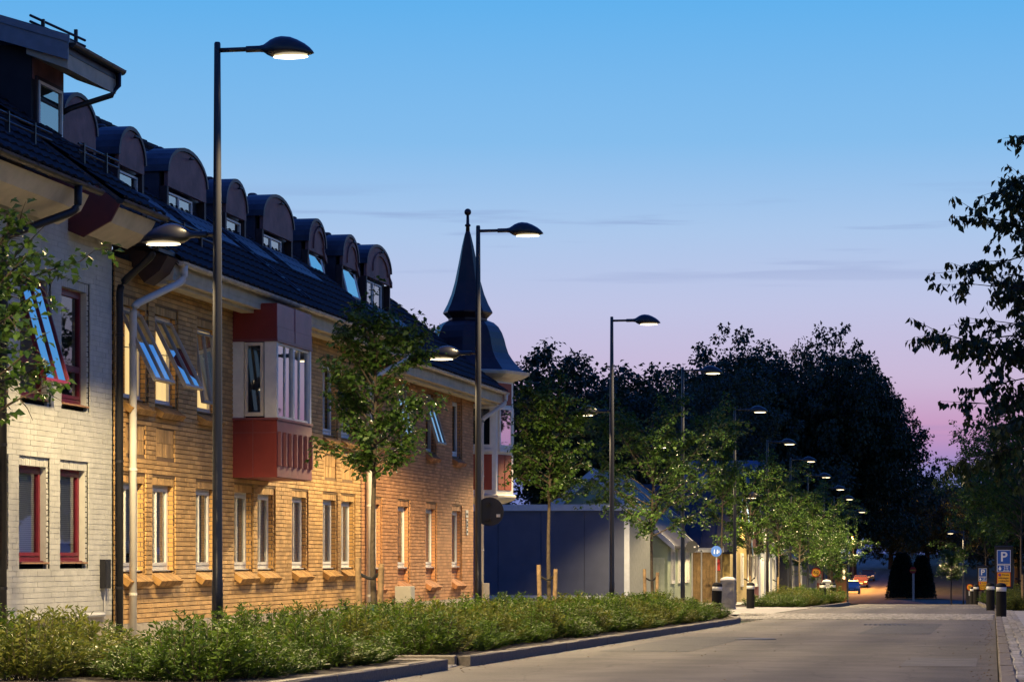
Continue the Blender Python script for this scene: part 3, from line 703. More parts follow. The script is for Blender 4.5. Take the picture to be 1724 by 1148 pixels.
# ------------------------------------------------------------------ red brick house with the corner turret
Y0B, Y1B = 52.08, 63.85
hB = thing('turret_house', 'red brick house with corner turret under a dark bell roof and spire', 'house', (W, 58, -.55))
rects = []
for y in (52.82, 55.52, 58.37, 61.30): rects.append(window(hB, y, y + 1.07, .78, 2.16, M_BRR, M_RVR, back='blind', low_panel=.30, mull=False))
for y, t in ((52.82, 0), (55.52, 12), (58.37, 17), (61.36, 0)): rects.append(window(hB, y, y + 1.02, 3.50, 4.86, M_BRR, M_RVR, tilt=t, back='dark', mull=False))
brickwork(hB, Y0B, Y1B, .0, 5.25, rects, M_BRR, M_MORT)
MB().box(W - .5, W - .004, Y0B + .02, Y1B, -1.4, 0).build('plinth', M_PLIN, hB)
MB().box(W - .9, W - .55, Y0B + .2, Y1B - .2, -.5, 5.2).build('inner_wall', M_DARKROOM, hB)
mb = MB(); mb.prism([(W - .02, Y1B - .3, -1.2), (W - .02, Y1B - .3, 5.2), (-17.4, Y1B - .3, 8.8), (-21.8, Y1B - .3, 5.2), (-21.8, Y1B - .3, -1.2)], (0, .3, 0)); mb.build('gable_wall', M_BRR, hB)
rfB = tiled_roof(hB, -12.42, 5.30, -17.4, 5.30 + 4.98 * SL, 54.12, 65.3)
gutter(hB, -12.40, 54.15, 65.3, 5.28, M_GUTW)
ev = MB(); ev.box(-13.05, -12.5, 54.12, 65.2, 4.99, 5.08); ev.box(-12.56, -12.49, 54.122, 65.19, 5.075, 5.24); ev.box(-12.85, -12.62, 54.13, 65.1, 4.93, 4.992); ev.build('eave_board', M_SOFF, hB)
pipe(hB, [(-12.40, 65.1, 5.24), (-12.40, 65.1, 5.0), (-12.9, 64.42, 4.55), (-12.9, 64.42, .3)], .058, M_PIPEW)
zfB = lambda x: 5.30 + (-12.42 - x) * SL + .05
for a, b, zt in ((55.95, 57.4, 8.32), (58.2, 60.65, 8.41)): dormer(hB, a, b, zt, zfB(-14.4) - .05, 7.60, SL, True, a < 57)
rl = MB()
for k in range(28): y = 54.3 + k * .4; rl.tube([(-16.6, y, zfB(-16.6) + .02), (-16.6, y + .3, zfB(-16.6) + .04)], .05, 6)
rl.build('roof_step', M_GUTB, rfB)
pb = MB(); pb.box(W + .005, W + .02, 62.82, 63.12, 2.02, 2.2); pb.box(W + .005, W + .02, 62.9, 63.1, 1.76, 1.98); pb.box(W + .005, W + .02, 62.92, 63.1, 1.58, 1.73)
npl = pb.build('number_plates', mat('plate_white', (.6, .58, .52), .5), hB)
lt = MB()
for k, (a, b, z) in enumerate(((62.84, 62.90, 2.1), (62.92, 62.98, 2.1), (63.0, 63.09, 2.1), (62.92, 63.08, 1.9), (62.92, 63.08, 1.82), (62.94, 63.08, 1.66))): lt.box(W + .02, W + .022, a, b, z - .028, z + .028)
lt.build('plate_marks', M_DARKROOM, npl)
mb = MB(); mb.box(-12.98, -12.76, 63.95, 64.75, -1.0, .36); mb.build('pipe_shroud', mat('shroud_grey', (.30, .25, .19), .7, var=.2, scale=6), hB)
# turret
TX, TY = -13.63, 66.2
PXM = 67.6 / F_PX
def tp(hw, ypx): return (hw * PXM, 1.0 + (HY - ypx) * PXM)
ROT = math.radians(4)
def octo(prof, name, m, parent): return MB().lathe(prof, (TX, TY, 0), 8, ROT).build(name, m, parent)
tr_ = octo([tp(77, 838), tp(77, 640)], 'turret', M_WHT, hB)
M_SLATE = mat('bell_roof_sheet', (.030, .018, .020), .36, metal=.35, c2=(.05, .025, .025), scale=3, bump=.15, bscale=12)
bell = [(97, 629), (92, 624), (84, 616), (76, 607), (69, 596), (65, 584), (62, 572), (58, 561), (52, 551), (44, 544), (34, 540)]
octo([tp(*q) for q in bell], 'bell_roof', M_SLATE, tr_)
octo([tp(33, 541), tp(33, 537), tp(42, 528), tp(42, 526), tp(35, 513), tp(28, 496), tp(22, 475), tp(16, 446), tp(10, 415), tp(5.5, 396), tp(3.0, 388)], 'spire', M_SLATE, tr_)
fin = MB(); fin.lathe([tp(4.0, 399), tp(3.2, 382), tp(5.0, 381), tp(5.0, 379), tp(2.8, 377), tp(2.3, 360)], (TX, TY, 0), 10)
zb_ = 1 + (HY - 357.5) * PXM; rb_ = 6 * PXM
fin.lathe([(rb_ * math.sin(t), -rb_ * math.cos(t)) for t in np.linspace(.1, math.pi - .1, 9)], (TX, TY, zb_), 14); fin.build('finial', M_SLATE, tr_, True)
M_EAVE = mat('cream_eave', (.60, .54, .43), .6, var=.12, scale=5)
octo([tp(72, 650), tp(80, 643), tp(92, 640), tp(104, 634), tp(106, 629), tp(98, 627.5)], 'eave', M_EAVE, tr_)
octo([tp(62, 848), tp(79, 842), tp(82, 838), tp(82, 835), tp(78, 833)], 'foot_moulding', M_EAVE, tr_)
R8 = 77 * PXM
def facept(k, u, out): 
    a0 = ROT + k * math.pi / 4; a1 = a0 + math.pi / 4
    p0 = Vector((math.cos(a0), math.sin(a0), 0)) * R8; p1 = Vector((math.cos(a1), math.sin(a1), 0)) * R8
    n = ((p0 + p1) / 2).normalized(); p = p0.lerp(p1, u) + n * out; return Vector((TX + p.x, TY + p.y, 0))
def facequad(mb, k, u0, u1, z0, z1, out, th):
    a = facept(k, u0, out); b = facept(k, u1, out); n = (facept(k, .5, out + 1) - facept(k, .5, out)); a.z = b.z = z0
    mb.prism([a, b, b + Vector((0, 0, z1 - z0)), a + Vector((0, 0, z1 - z0))], -n * th)
zp = lambda y: 1 + (HY - y) * PXM
for k in (5, 6, 7, 0):
    pn = MB(); facequad(pn, k, .12, .88, zp(826), zp(767), .012, .02); p_ = pn.build('panel', mat('turret_red', (.32, .06, .025), .55, var=.15, scale=3), tr_)
    pn = MB(); facequad(pn, k, .12, .88, zp(684), zp(648), .012, .02); pn.build('upper_panel', mat('turret_red', ()), tr_)
    ba = MB(); facequad(ba, k, .49, .51, zp(826), zp(767), .02, .02); ba.build('batten', mat('turret_red', ()), tr_)
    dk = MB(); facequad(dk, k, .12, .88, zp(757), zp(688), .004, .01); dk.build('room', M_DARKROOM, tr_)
    fr = MB(); facequad(fr, k, .12, .19, zp(757), zp(688), .05, .05); facequad(fr, k, .81, .88, zp(757), zp(688), .05, .05); facequad(fr, k, .19, .81, zp(692), zp(688), .05, .05); facequad(fr, k, .19, .81, zp(757), zp(751), .05, .05)
    fr.build('window_frame', M_WHT, tr_)
    gl = MB(); facequad(gl, k, .19, .81, zp(751), zp(692), .035, .006); gl.build('pane', M_GLASS, tr_)
    for uu in (.4, .58):
        cu = MB(); facequad(cu, k, uu, uu + .05, zp(750), zp(693), .02, .003); cu.build('curtain', mat('warm_curtain', (.4, .28, .18), .9), tr_)
    lg = MB(); facequad(lg, k, .10, .90, zp(763), zp(758), .07, .08); lg.build('ledge', M_WHT, tr_)

# ------------------------------------------------------------------ white painted house
Y0W, Y1W = 26.0, 36.66
hW = thing('white_house', 'white painted brick house with crimson window frames and black downpipes', 'house', (W, 31, -.3))
rects = []
def wwin(y, z0, z1, tilt=0, back='blind'): rects.append(window(hW, y, y + 1.02, z0, z1, M_BRW, M_BRW, fm=M_REDF, tilt=tilt, back=back, mull=False, sill=False))
for y in (29.9, 31.45, 33.0, 34.56): wwin(y, .95, 2.27)
for y in (29.9, 31.45): wwin(y, 3.25, 4.85, 0, 'dark')
wwin(33.05, 3.22, 4.87, 16, 'dark'); wwin(34.62, 3.22, 4.87, 0, 'dark')
for w_ in hW.children:
    if w_.name.startswith('window') and w_.data.vertices:
        ys = [v.co.y for v in w_.data.vertices]; zs = [v.co.z for v in w_.data.vertices]; off = wpos(hW)
        a, b, c, d = min(ys) + off.y, max(ys) + off.y, min(zs) + off.z, max(zs) + off.z
        if c > 3:
            MB().box(W - .17, W - .105, a + .1, b - .1, c + .47, c + .56).build('transom', M_REDF, w_)
        MB().box(W - .14, W + .012, a - .01, b + .01, c - .03, c - .008).build('sill_tile', mat('clay_sill', (.36, .20, .11), .7, var=.2), w_)
brickwork(hW, Y0W, Y1W, .15, 5.9, rects, M_BRW, M_MORTW, proud=.005, gap=.007)
MB().box(W - .5, W - .003, Y0W, Y1W, -1.2, .15).build('plinth', M_PLIN, hW)
MB().box(W - .9, W - .55, Y0W + .2, Y1W - .1, -.5, 5.8).build('inner_wall', M_DARKROOM, hW)
cp = MB(); cp.tube([(W + .03, 26, .165), (W + .03, 36.2, .165)], .035, 8); cp.tube([(W + .03, 36.25, .1), (W + .03, 36.25, .75)], .012, 6); cp.build('conduit', mat('grey_conduit', (.4, .4, .39), .5), hW)
mb = MB(); mb.box(W + .002, W + .09, 36.12, 36.36, .55, .98); mb.box(W + .09, W + .095, 36.14, 36.34, .57, .96); mb.build('meter_box', M_GUTB, hW)
# eaves: two boxed soffits with a notch between them
def eave(y0, y1):
    e = MB(); pr = [(-13.05, 5.75), (-12.75, 5.62), (-12.42, 5.80), (-12.30, 6.02), (-13.05, 6.30)]
    e.prism([(x, y0, z) for x, z in pr], (0, y1 - y0, 0)); e.build('soffit', M_SOFF, hW)
    g = gutter(hW, -12.2, y0 - .1, y1 + .15, 6.1, M_GUTB, .07)
eave(26.0, 33.75); eave(34.85, 36.62)
mb = MB(); mb.prism([(-13.06, 34.80, 5.70), (-12.78, 34.80, 5.58), (-12.36, 34.80, 5.80), (-12.22, 34.80, 6.05), (-12.9, 34.80, 6.55), (-13.7, 34.8, 6.9), (-13.7, 34.80, 5.7)], (0, .045, 0)); mb.build('eave_cheek', mat('dark_red_sheet', (.085, .018, .02), .55, var=.2, scale=4), hW)
rfW = tiled_roof(hW, -12.22, 6.12, -17.6, 6.12 + 5.38 * .74, 26.0, 33.95)
tiled_roof(hW, -12.22, 6.12, -17.4, 6.12 + 5.18 * .74, 34.82, 36.72)
MB().prism([(-13.3, 33.9, 6.60), (-17.5, 33.9, 9.70), (-17.5, 33.9, 9.58), (-13.3, 33.9, 6.45)], (0, .95, 0)).build('roof_valley', M_TILE, hW)
zfW = lambda x: 6.12 + (-12.22 - x) * .74 + .05
snow_rail(rfW, -12.85, 30.0, 33.7, zfW); snow_rail(rfW, -12.9, 34.9, 36.6, lambda x: zfW(x) + .02)
pipe(hW, [(-12.2, 33.05, 6.05), (-12.2, 33.05, 5.72), (-12.92, 32.15, 5.25), (-12.92, 32.15, -.3)], .055, M_GUTB)
pipe(hW, [(-12.2, 36.70, 6.02), (-12.35, 36.70, 5.55), (-12.9, 36.72, 5.1), (-12.9, 36.72, -.35)], .055, M_GUTB)
# tall shed-roofed dormer
db = MB(); db.box(-16.8, -14.0, 35.95, 37.28, 6.9, 8.60); dn = db.build('shed_dormer', mat('dark_cladding', (.022, .02, .024), .7, var=.3, scale=3), hW)
mb = MB(); mb.box(-14.0, -13.985, 35.98, 37.25, 8.1, 8.75); mb.build('front_panel', M_BROWN, dn)
fr = MB(); bars(fr, -14.01, -13.95, 36.05, 37.15, 7.12, 8.16, .06); fr.build('window_frame', M_BROWN2, dn)
fr = MB(); bars(fr, -13.99, -13.935, 36.11, 37.09, 7.18, 8.10, .045); fr.build('sash', M_WHT, dn)
MB().quad((-13.965, 36.14, 7.2), (-13.965, 37.06, 7.2), (-13.965, 37.06, 8.07), (-13.965, 36.14, 8.07)).build('pane', M_GLASS2, dn)
rf = MB(); rf.prism([(-13.35, 35.72, 8.62), (-17.4, 35.72, 9.88), (-17.4, 35.72, 9.66), (-13.35, 35.72, 8.40)], (0, 2.2, 0)); sr = rf.build('shed_roof', M_SHEET, dn)
fs = MB(); fs.prism([(-13.33, 35.68, 8.64), (-17.4, 35.68, 9.91), (-17.4, 35.68, 9.55), (-13.33, 35.68, 8.30)], (0, .035, 0)); fs.prism([(-13.30, 35.66, 8.66), (-17.4, 35.66, 9.94), (-17.4, 35.66, 9.82), (-13.30, 35.66, 8.55)], (0, .02, 0)); fs.build('verge_board', mat('verge_paint', (.21, .23, .26), .5, var=.15), dn)
so = MB(); so.prism([(-13.36, 35.75, 8.40), (-13.36, 35.75, 8.18), (-14.0, 35.75, 8.42), (-14.0, 35.75, 8.62)], (0, 2.1, 0)); so.build('soffit', M_SOFF, dn)
gutter(dn, -13.3, 35.75, 37.95, 8.56, M_GUTB, .07)
pp = MB(); pp.tube([(-13.3, 37.8, 8.52), (-13.3, 37.8, 8.30), (-13.38, 37.72, 8.14), (-13.9, 37.3, 7.88), (-14.0, 37.22, 7.80)], .045, 10); pp.build('downpipe', M_GUTB, dn, True)
rr = MB()
for k in (.0, .09): rr.tube([(-14.0, 35.9, 8.93 + k), (-13.62, 37.2, 8.80 + k)], .02, 6)
for yy, xx in ((36.2, -13.92), (37.0, -13.70)): rr.box(xx - .02, xx + .03, yy - .02, yy + .02, 8.66, 9.02)
rr.build('snow_rail', M_GUTB, dn)
mb = MB(); mb.box(-16.6, -16.0, 35.3, 35.9, 9.4, 10.7); mb.box(-16.7, -15.9, 35.2, 36.0, 10.35, 10.5); mb.build('chimney', M_SHEET, rfW)

# ------------------------------------------------------------------ street lamps
M_POLE = mat('black_lamp_paint', (.025, .025, .028), .32, metal=.2, spec=.5)
M_LENS = mat('lamp_lens', (1, 1, 1), .3, emit=(1.0, .80, .48), es=7)
def lamp_light(name, watts, upper, sgn):
    """downward street optics: long along the kerb, cut off towards the house side"""
    l = bpy.data.lights.new(name, 'SPOT'); l.energy = watts; l.color = LAMP_COL; l.spot_size = math.radians(165); l.spot_blend = .25; l.shadow_soft_size = .09
    l.use_nodes = True; nt = l.node_tree; N = nt.nodes.new; K = nt.links.new
    em = nt.nodes['Emission']; g = N('ShaderNodeNewGeometry'); sp = N('ShaderNodeSeparateXYZ'); K(g.outputs['Incoming'], sp.inputs[0])
    def M(op, a, b=None):
        m = N('ShaderNodeMath'); m.operation = op
        for i, q in enumerate((a, b)):
            if q is None: continue
            if isinstance(q, (int, float)): m.inputs[i].default_value = q
            else: K(q, m.inputs[i])
        return m.outputs[0]
    def step(v, a, b):
        r = N('ShaderNodeMapRange'); r.interpolation_type = 'SMOOTHSTEP'; K(v, r.inputs[0]); r.inputs[1].default_value = a; r.inputs[2].default_value = b; r.inputs[3].default_value = 1; r.inputs[4].default_value = 0; return r.outputs[0]
    c = M('MAXIMUM', M('ABSOLUTE', sp.outputs['Z']), .02)
    tx = M('DIVIDE', sp.outputs['X'], c); ty = M('DIVIDE', sp.outputs['Y'], c)
    road = step(tx, 1.0, 2.6) if upper else step(tx, .5, 1.6)
    house = step(M('MULTIPLY', tx, -1), .15, 1.0) if upper else step(M('MULTIPLY', tx, -1), .42, 1.45)
    tt = M('SQRT', M('ADD', M('MULTIPLY', tx, tx), M('MULTIPLY', ty, ty)))
    out = M('MULTIPLY', M('MULTIPLY', road, house), step(tt, 1.7, 3.6) if upper else step(tt, 2.0, 4.4))
    k = M('ADD', .6, M('MULTIPLY', .42, M('MINIMUM', tt, 1.8))) if upper else M('ADD', .18, M('MULTIPLY', .62, M('MINIMUM', M('MULTIPLY', tt, M('SQRT', tt)), 3.2)))          # batwing: more towards the sides than straight down
    K(M('MULTIPLY', out, k), em.inputs['Strength']); return l
LU = lamp_light('upper_lamp_light', UPPER_W, True, 1); LL = lamp_light('lower_lamp_light', LOWER_W, False, -1)
def head(mb, x0, z, s, sx=1.0):
    """teardrop head: x0 = where the sleeve starts, s = +1 towards the road"""
    prof = [(.0, .043, -.043, .043), (.18, .043, -.043, .045), (.24, .055, -.05, .055), (.29, .085, -.085, .09), (.34, .118, -.11, .13), (.42, .148, -.118, .165), (.49, .158, -.122, .18), (.60, .145, -.122, .182), (.70, .105, -.118, .165), (.80, .05, -.110, .125), (.87, -.005, -.102, .075), (.915, -.055, -.09, .03), (.93, -.082, -.086, .006)]
    n = 16; b = len(mb.v)
    for (x, zt, zb, hw) in prof:
        zc = zb + (zt - zb) * .28
        for k in range(n):
            t = 2 * math.pi * k / n; c, q = math.cos(t), math.sin(t)
            mb.v.append((s * (x0 + x), hw * c, z + (zc + (zt - zc) * q if q >= 0 else zc + (zc - zb) * q)))
    for i in range(len(prof) - 1):
        for k in range(n):
            k2 = (k + 1) % n; f = (b + i * n + k, b + i * n + k2, b + (i + 1) * n + k2, b + (i + 1) * n + k); mb.f.append(f if s > 0 else f[::-1])
    mb.f.append(tuple(b + k for k in range(n))); mb.f.append(tuple(b + (len(prof) - 1) * n + k for k in range(n)))
def lens(mb, x0, z, s):
    c = (s * (x0 + .61), 0, z - .1225)
    n = 24; b = len(mb.v); mb.v.append((c[0], c[1], c[2] - .012))
    for rr, dz in ((.55, -.010), (1.0, -.001)):
        for k in range(n): t = 2 * math.pi * k / n; mb.v.append((c[0] + .235 * rr * math.cos(t), (.15 * rr) * math.sin(t), c[2] + dz))
    for k in range(n):
        k2 = (k + 1) % n; mb.f.append((b, b + 1 + k2, b + 1 + k)); mb.f.append((b + 1 + k, b + 1 + k2, b + 1 + n + k2, b + 1 + n + k))
def make_lamp(H, low=True, lbl='', far=False, sgn=1):
    t = thing('street_lamp', lbl, 'street lamp', group='black street lamps along the planted kerb')
    po = MB(); n = 14; hs = [-.3, .9, .92, 5.0, H - .02, H]; rs = [.078, .074, .068, .060, .043, .034]
    po.tube([(0, 0, h) for h in hs], rs, n); p = po.build('pole', M_POLE, t, True)
    dr = MB(); dr.box(.055, .072, -.03, .03, .35, .75) ; dr.build('service_door', M_POLE, p)
    bp = MB(); bp.lathe([(.16, 0.0), (.16, .02), (.10, .045), (.08, .05)], (0, 0, -.01), 14); bp.build('base_collar', mat('lamp_base', (.3, .29, .27), .7), p)
    def arm(z, s, L, nm, lt):
        a = MB(); a.tube([(0, 0, z), (s * (L + .02), 0, z)], .031, 10); ar = a.build('arm', M_POLE, t, True)
        hd = MB(); head(hd, L, z, s); h = hd.build('lamp_head', M_POLE, t, True)
        le = MB(); lens(le, L, z, s); le.build('lens', M_LENS, h, True)
        lo = bpy.data.objects.new('lamp_light', lt); col.objects.link(lo); lo.parent = h; lo.location = (s * (L + .60), 0, z - .19)
    arm(H - .11, sgn, .40, 'upper', LU)
    if low: arm(H - 2.55, -sgn, .14, 'lower', LL)
    return t
lampspec = [(15.3, 8.02, 1), (32.77, 7.86, 1), (50.33, 7.66, 1), (68.64, 7.53, 1), (84.77, 7.34, 1), (102.2, 7.03, 1), (117.3, 6.41, 1), (130.9, 6.12, 1), (143.3, 5.70, 0), (157.0, 5.38, 0), (167.1, 5.01, 0), (183.0, 4.46, 0)]
lamp_lbl = ['black double-headed street lamp outside the white painted house, before the gap in the planting',
  'tall black double-headed street lamp in front of the yellow brick house',
  'black double-headed street lamp carrying the back of a round sign by the turret house',
  'black double-headed street lamp in front of the grey-blue panelled garage',
  'black double-headed street lamp half hidden by the wide leafy tree by the mint house',
  'black double-headed street lamp standing beside the square litter bin',
  'first street lamp beyond the litter bin, rising from the far shrub bed',
  'second street lamp beyond the litter bin, among the far young trees',
  'third street lamp beyond the litter bin, single lit head',
  'fourth street lamp beyond the litter bin, single lit head',
  'fifth street lamp beyond the litter bin, single lit head',
  'sixth and last black street lamp beyond the litter bin, single lit head']
LX = -10.15
for (y, zt, lo), lb in zip(lampspec, lamp_lbl):
    g = zr(y) + .10; t = make_lamp(zt - g, bool(lo), lb); t.location = (LX, y, g)
t = make_lamp(6.2, False, 'lone street lamp with left-pointing head behind the trees by the parking signs', sgn=-1); t.location = (-2.3, 205, -3.05)
# round sign back on the second lamp
t = thing('round_sign', 'dark back of a round traffic sign clamped to the lamp by the turret house', 'sign', (-9.98, 50.33, 1.65))
mb = MB(); mb.tube([(-9.93, 50.40, 1.93), (-9.93, 50.42, 1.93)], .29, 28); mb.build('disc', mat('sign_back', (.035, .037, .042), .6), t)
for z_ in (1.75, 2.07): MB().box(-10.0, -9.90, 50.33, 50.40, z_, z_ + .04).build('bracket', M_POLE, t)
MB().box(-9.79, -9.71, 50.392, 50.398, 1.82, 1.88).build('sticker', M_WHT, t)

# ------------------------------------------------------------------ trees
rng = np.random.default_rng(11)
M_BARK = mat('bark', (.085, .065, .045), .9, var=.4, scale=20, bump=.6, bscale=50)
M_BARKD = mat('dark_bark', (.03, .024, .02), .9, var=.4, scale=10, bump=.6, bscale=20)
M_LEAF = leaf_mat('lime_leaf', (.026, .066, .010), (.080, .145, .022), .38)
M_LEAFD = leaf_mat('park_leaf', (.018, .032, .016), (.038, .058, .026), .25)
M_LEAFR = leaf_mat('cherry_leaf', (.018, .035, .012), (.045, .065, .02), .3)
def unit(v): return v / (np.linalg.norm(v) + 1e-9)
def young_tree(name, label, cat, seed, clear, H, R, nleaf, leaf=.085, bulge=1.0, lm=None, group=None):
    r = np.random.default_rng(seed); t = thing(name, label, cat, group=group); tk = MB()
    path = [np.array([0, 0, -.15])]; zs = np.linspace(0, H * .93, 9)
    for z in zs: path.append(np.array([.03 * math.sin(z * 1.3 + seed), .03 * math.cos(z * 1.1 + seed * 2), z]))
    rad = [.062] + [.058 * (1 - .86 * z / H) for z in zs]; tk.tube([tuple(p) for p in path], rad, 9)
    def axis(z): i = min(int(z / (H * .93) * 8), 7); f = z / (H * .93) * 8 - i; return path[1 + i] * (1 - f) + path[2 + i] * f
    twigs = []
    nb = 34
    for i in range(nb):
        z = clear * .97 + (H * .88 - clear) * (i / nb) ** 1.1; a = i * 2.4 + r.uniform(-.4, .4)
        f = (z - clear) / (H - clear); prof = (math.sin(math.pi * min(1, (f * .8 + .22)) ** bulge) if f < .9 else .3)
        L = R * (.35 + .80 * prof) * r.uniform(.75, 1.15) * (1 - .25 * f)
        up = r.uniform(.45, .85) + .5 * f; d = unit(np.array([math.cos(a), math.sin(a), up])); p0 = axis(z); pts = [p0]
        for s in range(5):
            d = unit(d + r.normal(0, .10, 3) + np.array([0, 0, .02 - .05 * (f < .4)])); pts.append(pts[-1] + d * L / 4.2)
        tk.tube([tuple(p) for p in pts], [.02 * (1 - .8 * k / 5) * (1.2 - .6 * f) for k in range(6)], 5, False); twigs.append((pts, L))
        for s in range(7):
            k = r.integers(1, 5); b = pts[k] + (pts[k + 1] - pts[k]) * r.random(); dd = unit(d + r.normal(0, .6, 3)); l2 = L * r.uniform(.22, .5); q = [b, b + dd * l2 * .5, b + unit(dd + np.array([0, 0, -.25])) * l2]
            tk.tube([tuple(p) for p in q], [.007, .005, .002], 4, False); twigs.append((q, l2))
    top = [axis(H * .86), axis(H * .93), path[-1] + np.array([.02, .01, H * .07])]; tk.tube([tuple(p) for p in top], [.01, .007, .003], 4, False); twigs.append((top, .5))
    tk.build('trunk', M_BARK, t, True)
    P = []; 
    wts = np.array([max(.05, w[1]) for w in twigs]); wts /= wts.sum(); pick = r.choice(len(twigs), nleaf // 5, p=wts)
    D = []
    for k in pick:
        pts = twigs[k][0]; u = r.uniform(.25, 1) * (len(pts) - 1); i = min(int(u), len(pts) - 2); c = pts[i] + (pts[i + 1] - pts[i]) * (u - i)
        for j in range(5):
            o = r.normal(0, .048, 3); P.append(c + o); D.append(unit(np.array([o[0], o[1], 0]) + r.normal(0, .02, 3)) + np.array([0, 0, r.uniform(-.75, .15)]))
    P = np.array(P); D = np.array(D); Nn = r.normal(0, .35, P.shape) + np.array([0, 0, 1.0])
    Ls = leaf * r.uniform(.5, 1.45, len(P)); leaves('crown', P, D, Nn, Ls, Ls * .82, lm or M_LEAF, t); return t
tA = young_tree('street_tree', 'slim young lime tree tied to stakes, in front of the yellow brick house', 'tree', 3, 2.75, 6.0, .86, 6500, .085)
tA.location = (LX, 41.56, zr(41.56) + .1)
tB = young_tree('street_tree', 'round-crowned young lime tree tied to stakes, in front of the grey-blue garage', 'tree', 9, 2.85, 5.9, .90, 6500, .085)
tB.location = (LX, 58.72, zr(58.7) + .1)
tC = young_tree('street_tree', 'wide spreading young lime tree tied to stakes, by the mint green house', 'tree', 21, 2.35, 5.9, 2.35, 12000, .10)
tC.location = (LX, 77.0, zr(77) + .1)
tL = young_tree('street_tree', 'sparse young lime tree reaching in front of the white painted house', 'tree', 34, 2.55, 5.1, .98, 2600, .088)
tL.location = (LX - .12, 24.6, zr(24.7) + .05)
for i, (y, s, rz, src, lb) in enumerate(((95.0, 1.08, 1.0, tB, 'slender dark young lime tree behind the wide lime tree'),
        (108.8, .98, 2.0, tC, 'first young lime tree in the far shrub bed, beyond the litter bin'), (123.2, .95, 4.1, tC, 'second young lime tree in the far shrub bed'), (137.4, 1.0, .7, tC, 'third young lime tree past the litter bin, behind the 50 sign'),
        (150.0, 1.0, 3.0, tC, 'fourth young lime tree past the litter bin'), (163.0, .88, 5.2, tC, 'bright green young lime tree at the end of the lamp row'))):
    c = copy_tree(src); g = zr(y) + (.1 if y < 140 else .6); c.location = (LX if y != 95.0 else -9.9, y, zr(y) + .08); c.rotation_euler = (0, 0, rz); c.scale = (s, s, s * (1.0 if y < 140 else .95)); c['label'] = lb
    if y == 95.0: c.scale = (.8, .8, 1.32)
for (x, y, s, rz, lb) in ((.95, 86.5, 1.05, .4, 'dark young tree behind the large parking sign'), (1.1, 103, 1.15, 1.9, 'dark young tree across the street, second from the large parking sign'), (.6, 121, 1.2, 3.3, 'dark young tree behind the small parking sign'), (-.4, 140, 1.15, 5.0, 'dark young tree across the street by the low 50 sign')):
    c = copy_tree(tC); c.location = (x, y, zr(y) + .05); c.rotation_euler = (0, 0, rz); c.scale = (s * .85, s * .85, s); c['label'] = lb
c = copy_tree(tB); c.location = (-3.15, 200, -3.05); c.scale = (1.15, 1.15, .85); c['label'] = 'small young tree on the lawn at the end of the street'

def big_tree(name, label, seed, H, R, nclump, per, leaf, trunk_r, lm, clear=.16, squash=1.0):
    r = np.random.default_rng(seed); t = thing(name, label, 'tree', group='tall dark trees beyond the houses'); tk = MB()
    tk.tube([(0, 0, -.4), (.1, 0, H * .15), (.25, .1, H * .35), (.1, .2, H * .6), (0, 0, H * .85)], [trunk_r * 1.25, trunk_r, trunk_r * .8, trunk_r * .5, trunk_r * .12], 10)
    C = []
    # several lobes make an uneven outline
    lobes = [(np.array([r.normal(0, R * .42), r.normal(0, R * .42), H * r.uniform(.38, .80)]), R * r.uniform(.34, .58)) for _ in range(16)] + [(np.array([0, 0, H * .62]), R * .62)]
    for c, lr in lobes:
        c[2] = min(c[2], H - lr * .92)
        tk.tube([(0, .1, H * .30), tuple(c * np.array([.5, .5, .8]) + np.array([0, 0, H * .02])), tuple(c)], [trunk_r * .4, trunk_r * .25, .04], 6, False)
    for i in range(nclump):
        c, lr = lobes[r.integers(0, len(lobes))]; d = unit(r.normal(0, 1, 3)); d[2] *= squash
        p = c + d * lr * r.uniform(.45, 1.0) ** .6
        if p[2] > H * clear: C.append((p, d))
    P = np.empty((len(C) * per, 3)); D = np.empty_like(P)
    for i, (p, d) in enumerate(C):
        s = R * .085 * r.uniform(.4, 1.3); o = r.normal(0, 1, (per, 3)); o *= (r.random((per, 1)) ** .45) / np.linalg.norm(o, axis=1, keepdims=True); o = o * np.array([s, s, s * .6]) * 1.25; P[i * per:(i + 1) * per] = p + o; D[i * per:(i + 1) * per] = o + r.normal(0, s * .5, (per, 3)) - np.array([0, 0, s * .4])
    Nn = r.normal(0, .5, P.shape) + np.array([0, 0, 1.0]); Ls = leaf * r.uniform(.6, 1.3, len(P))
    tk.build('trunk', M_BARKD, t, True); leaves('crown', P, D, Nn, Ls, Ls * .75, lm, t); return t
bt1 = big_tree('park_tree', 'huge dark broad-crowned park tree standing beyond the blue-roofed house', 5, 22, 10.5, 1500, 44, .36, .55, M_LEAFD, .10)
bt2 = big_tree('park_tree', 'tall dark park tree behind the turret and the garage', 17, 17, 8.0, 1100, 44, .30, .4, M_LEAFD, .10)
def at(px, d, X=None):
    t = (px - CX) / F_PX; return (d * (-math.sin(TH) + t * math.cos(TH)), d * (math.cos(TH) + t * math.sin(TH)))
def put(o, px, d, zb, s=(1, 1, 1), rz=0, lb=None):
    x, y = at(px, d); o.location = (x, y, zb); o.scale = s; o.rotation_euler = (0, 0, rz)
    if lb: o['label'] = lb
put(bt2, 925, 168, -1.2, (1, 1, 1.0)); put(bt1, 1290, 232, -2.6, (1.0, 1.0, 1.13))
put(copy_tree(bt1), 1436, 332, -2.2, (.74, .74, 1.40), 1.1, 'tall dark tree rising behind the parked cars at the far end')
put(copy_tree(bt2), 1050, 178, -1.5, (.85, .85, .93), 2.0, 'thin-topped dark park tree seen beside the wide young lime tree')
put(copy_tree(bt2), 1160, 205, -2.0, (1.05, 1.05, 1.12), 4.0, 'dark park tree behind the lamp half hidden by leaves')
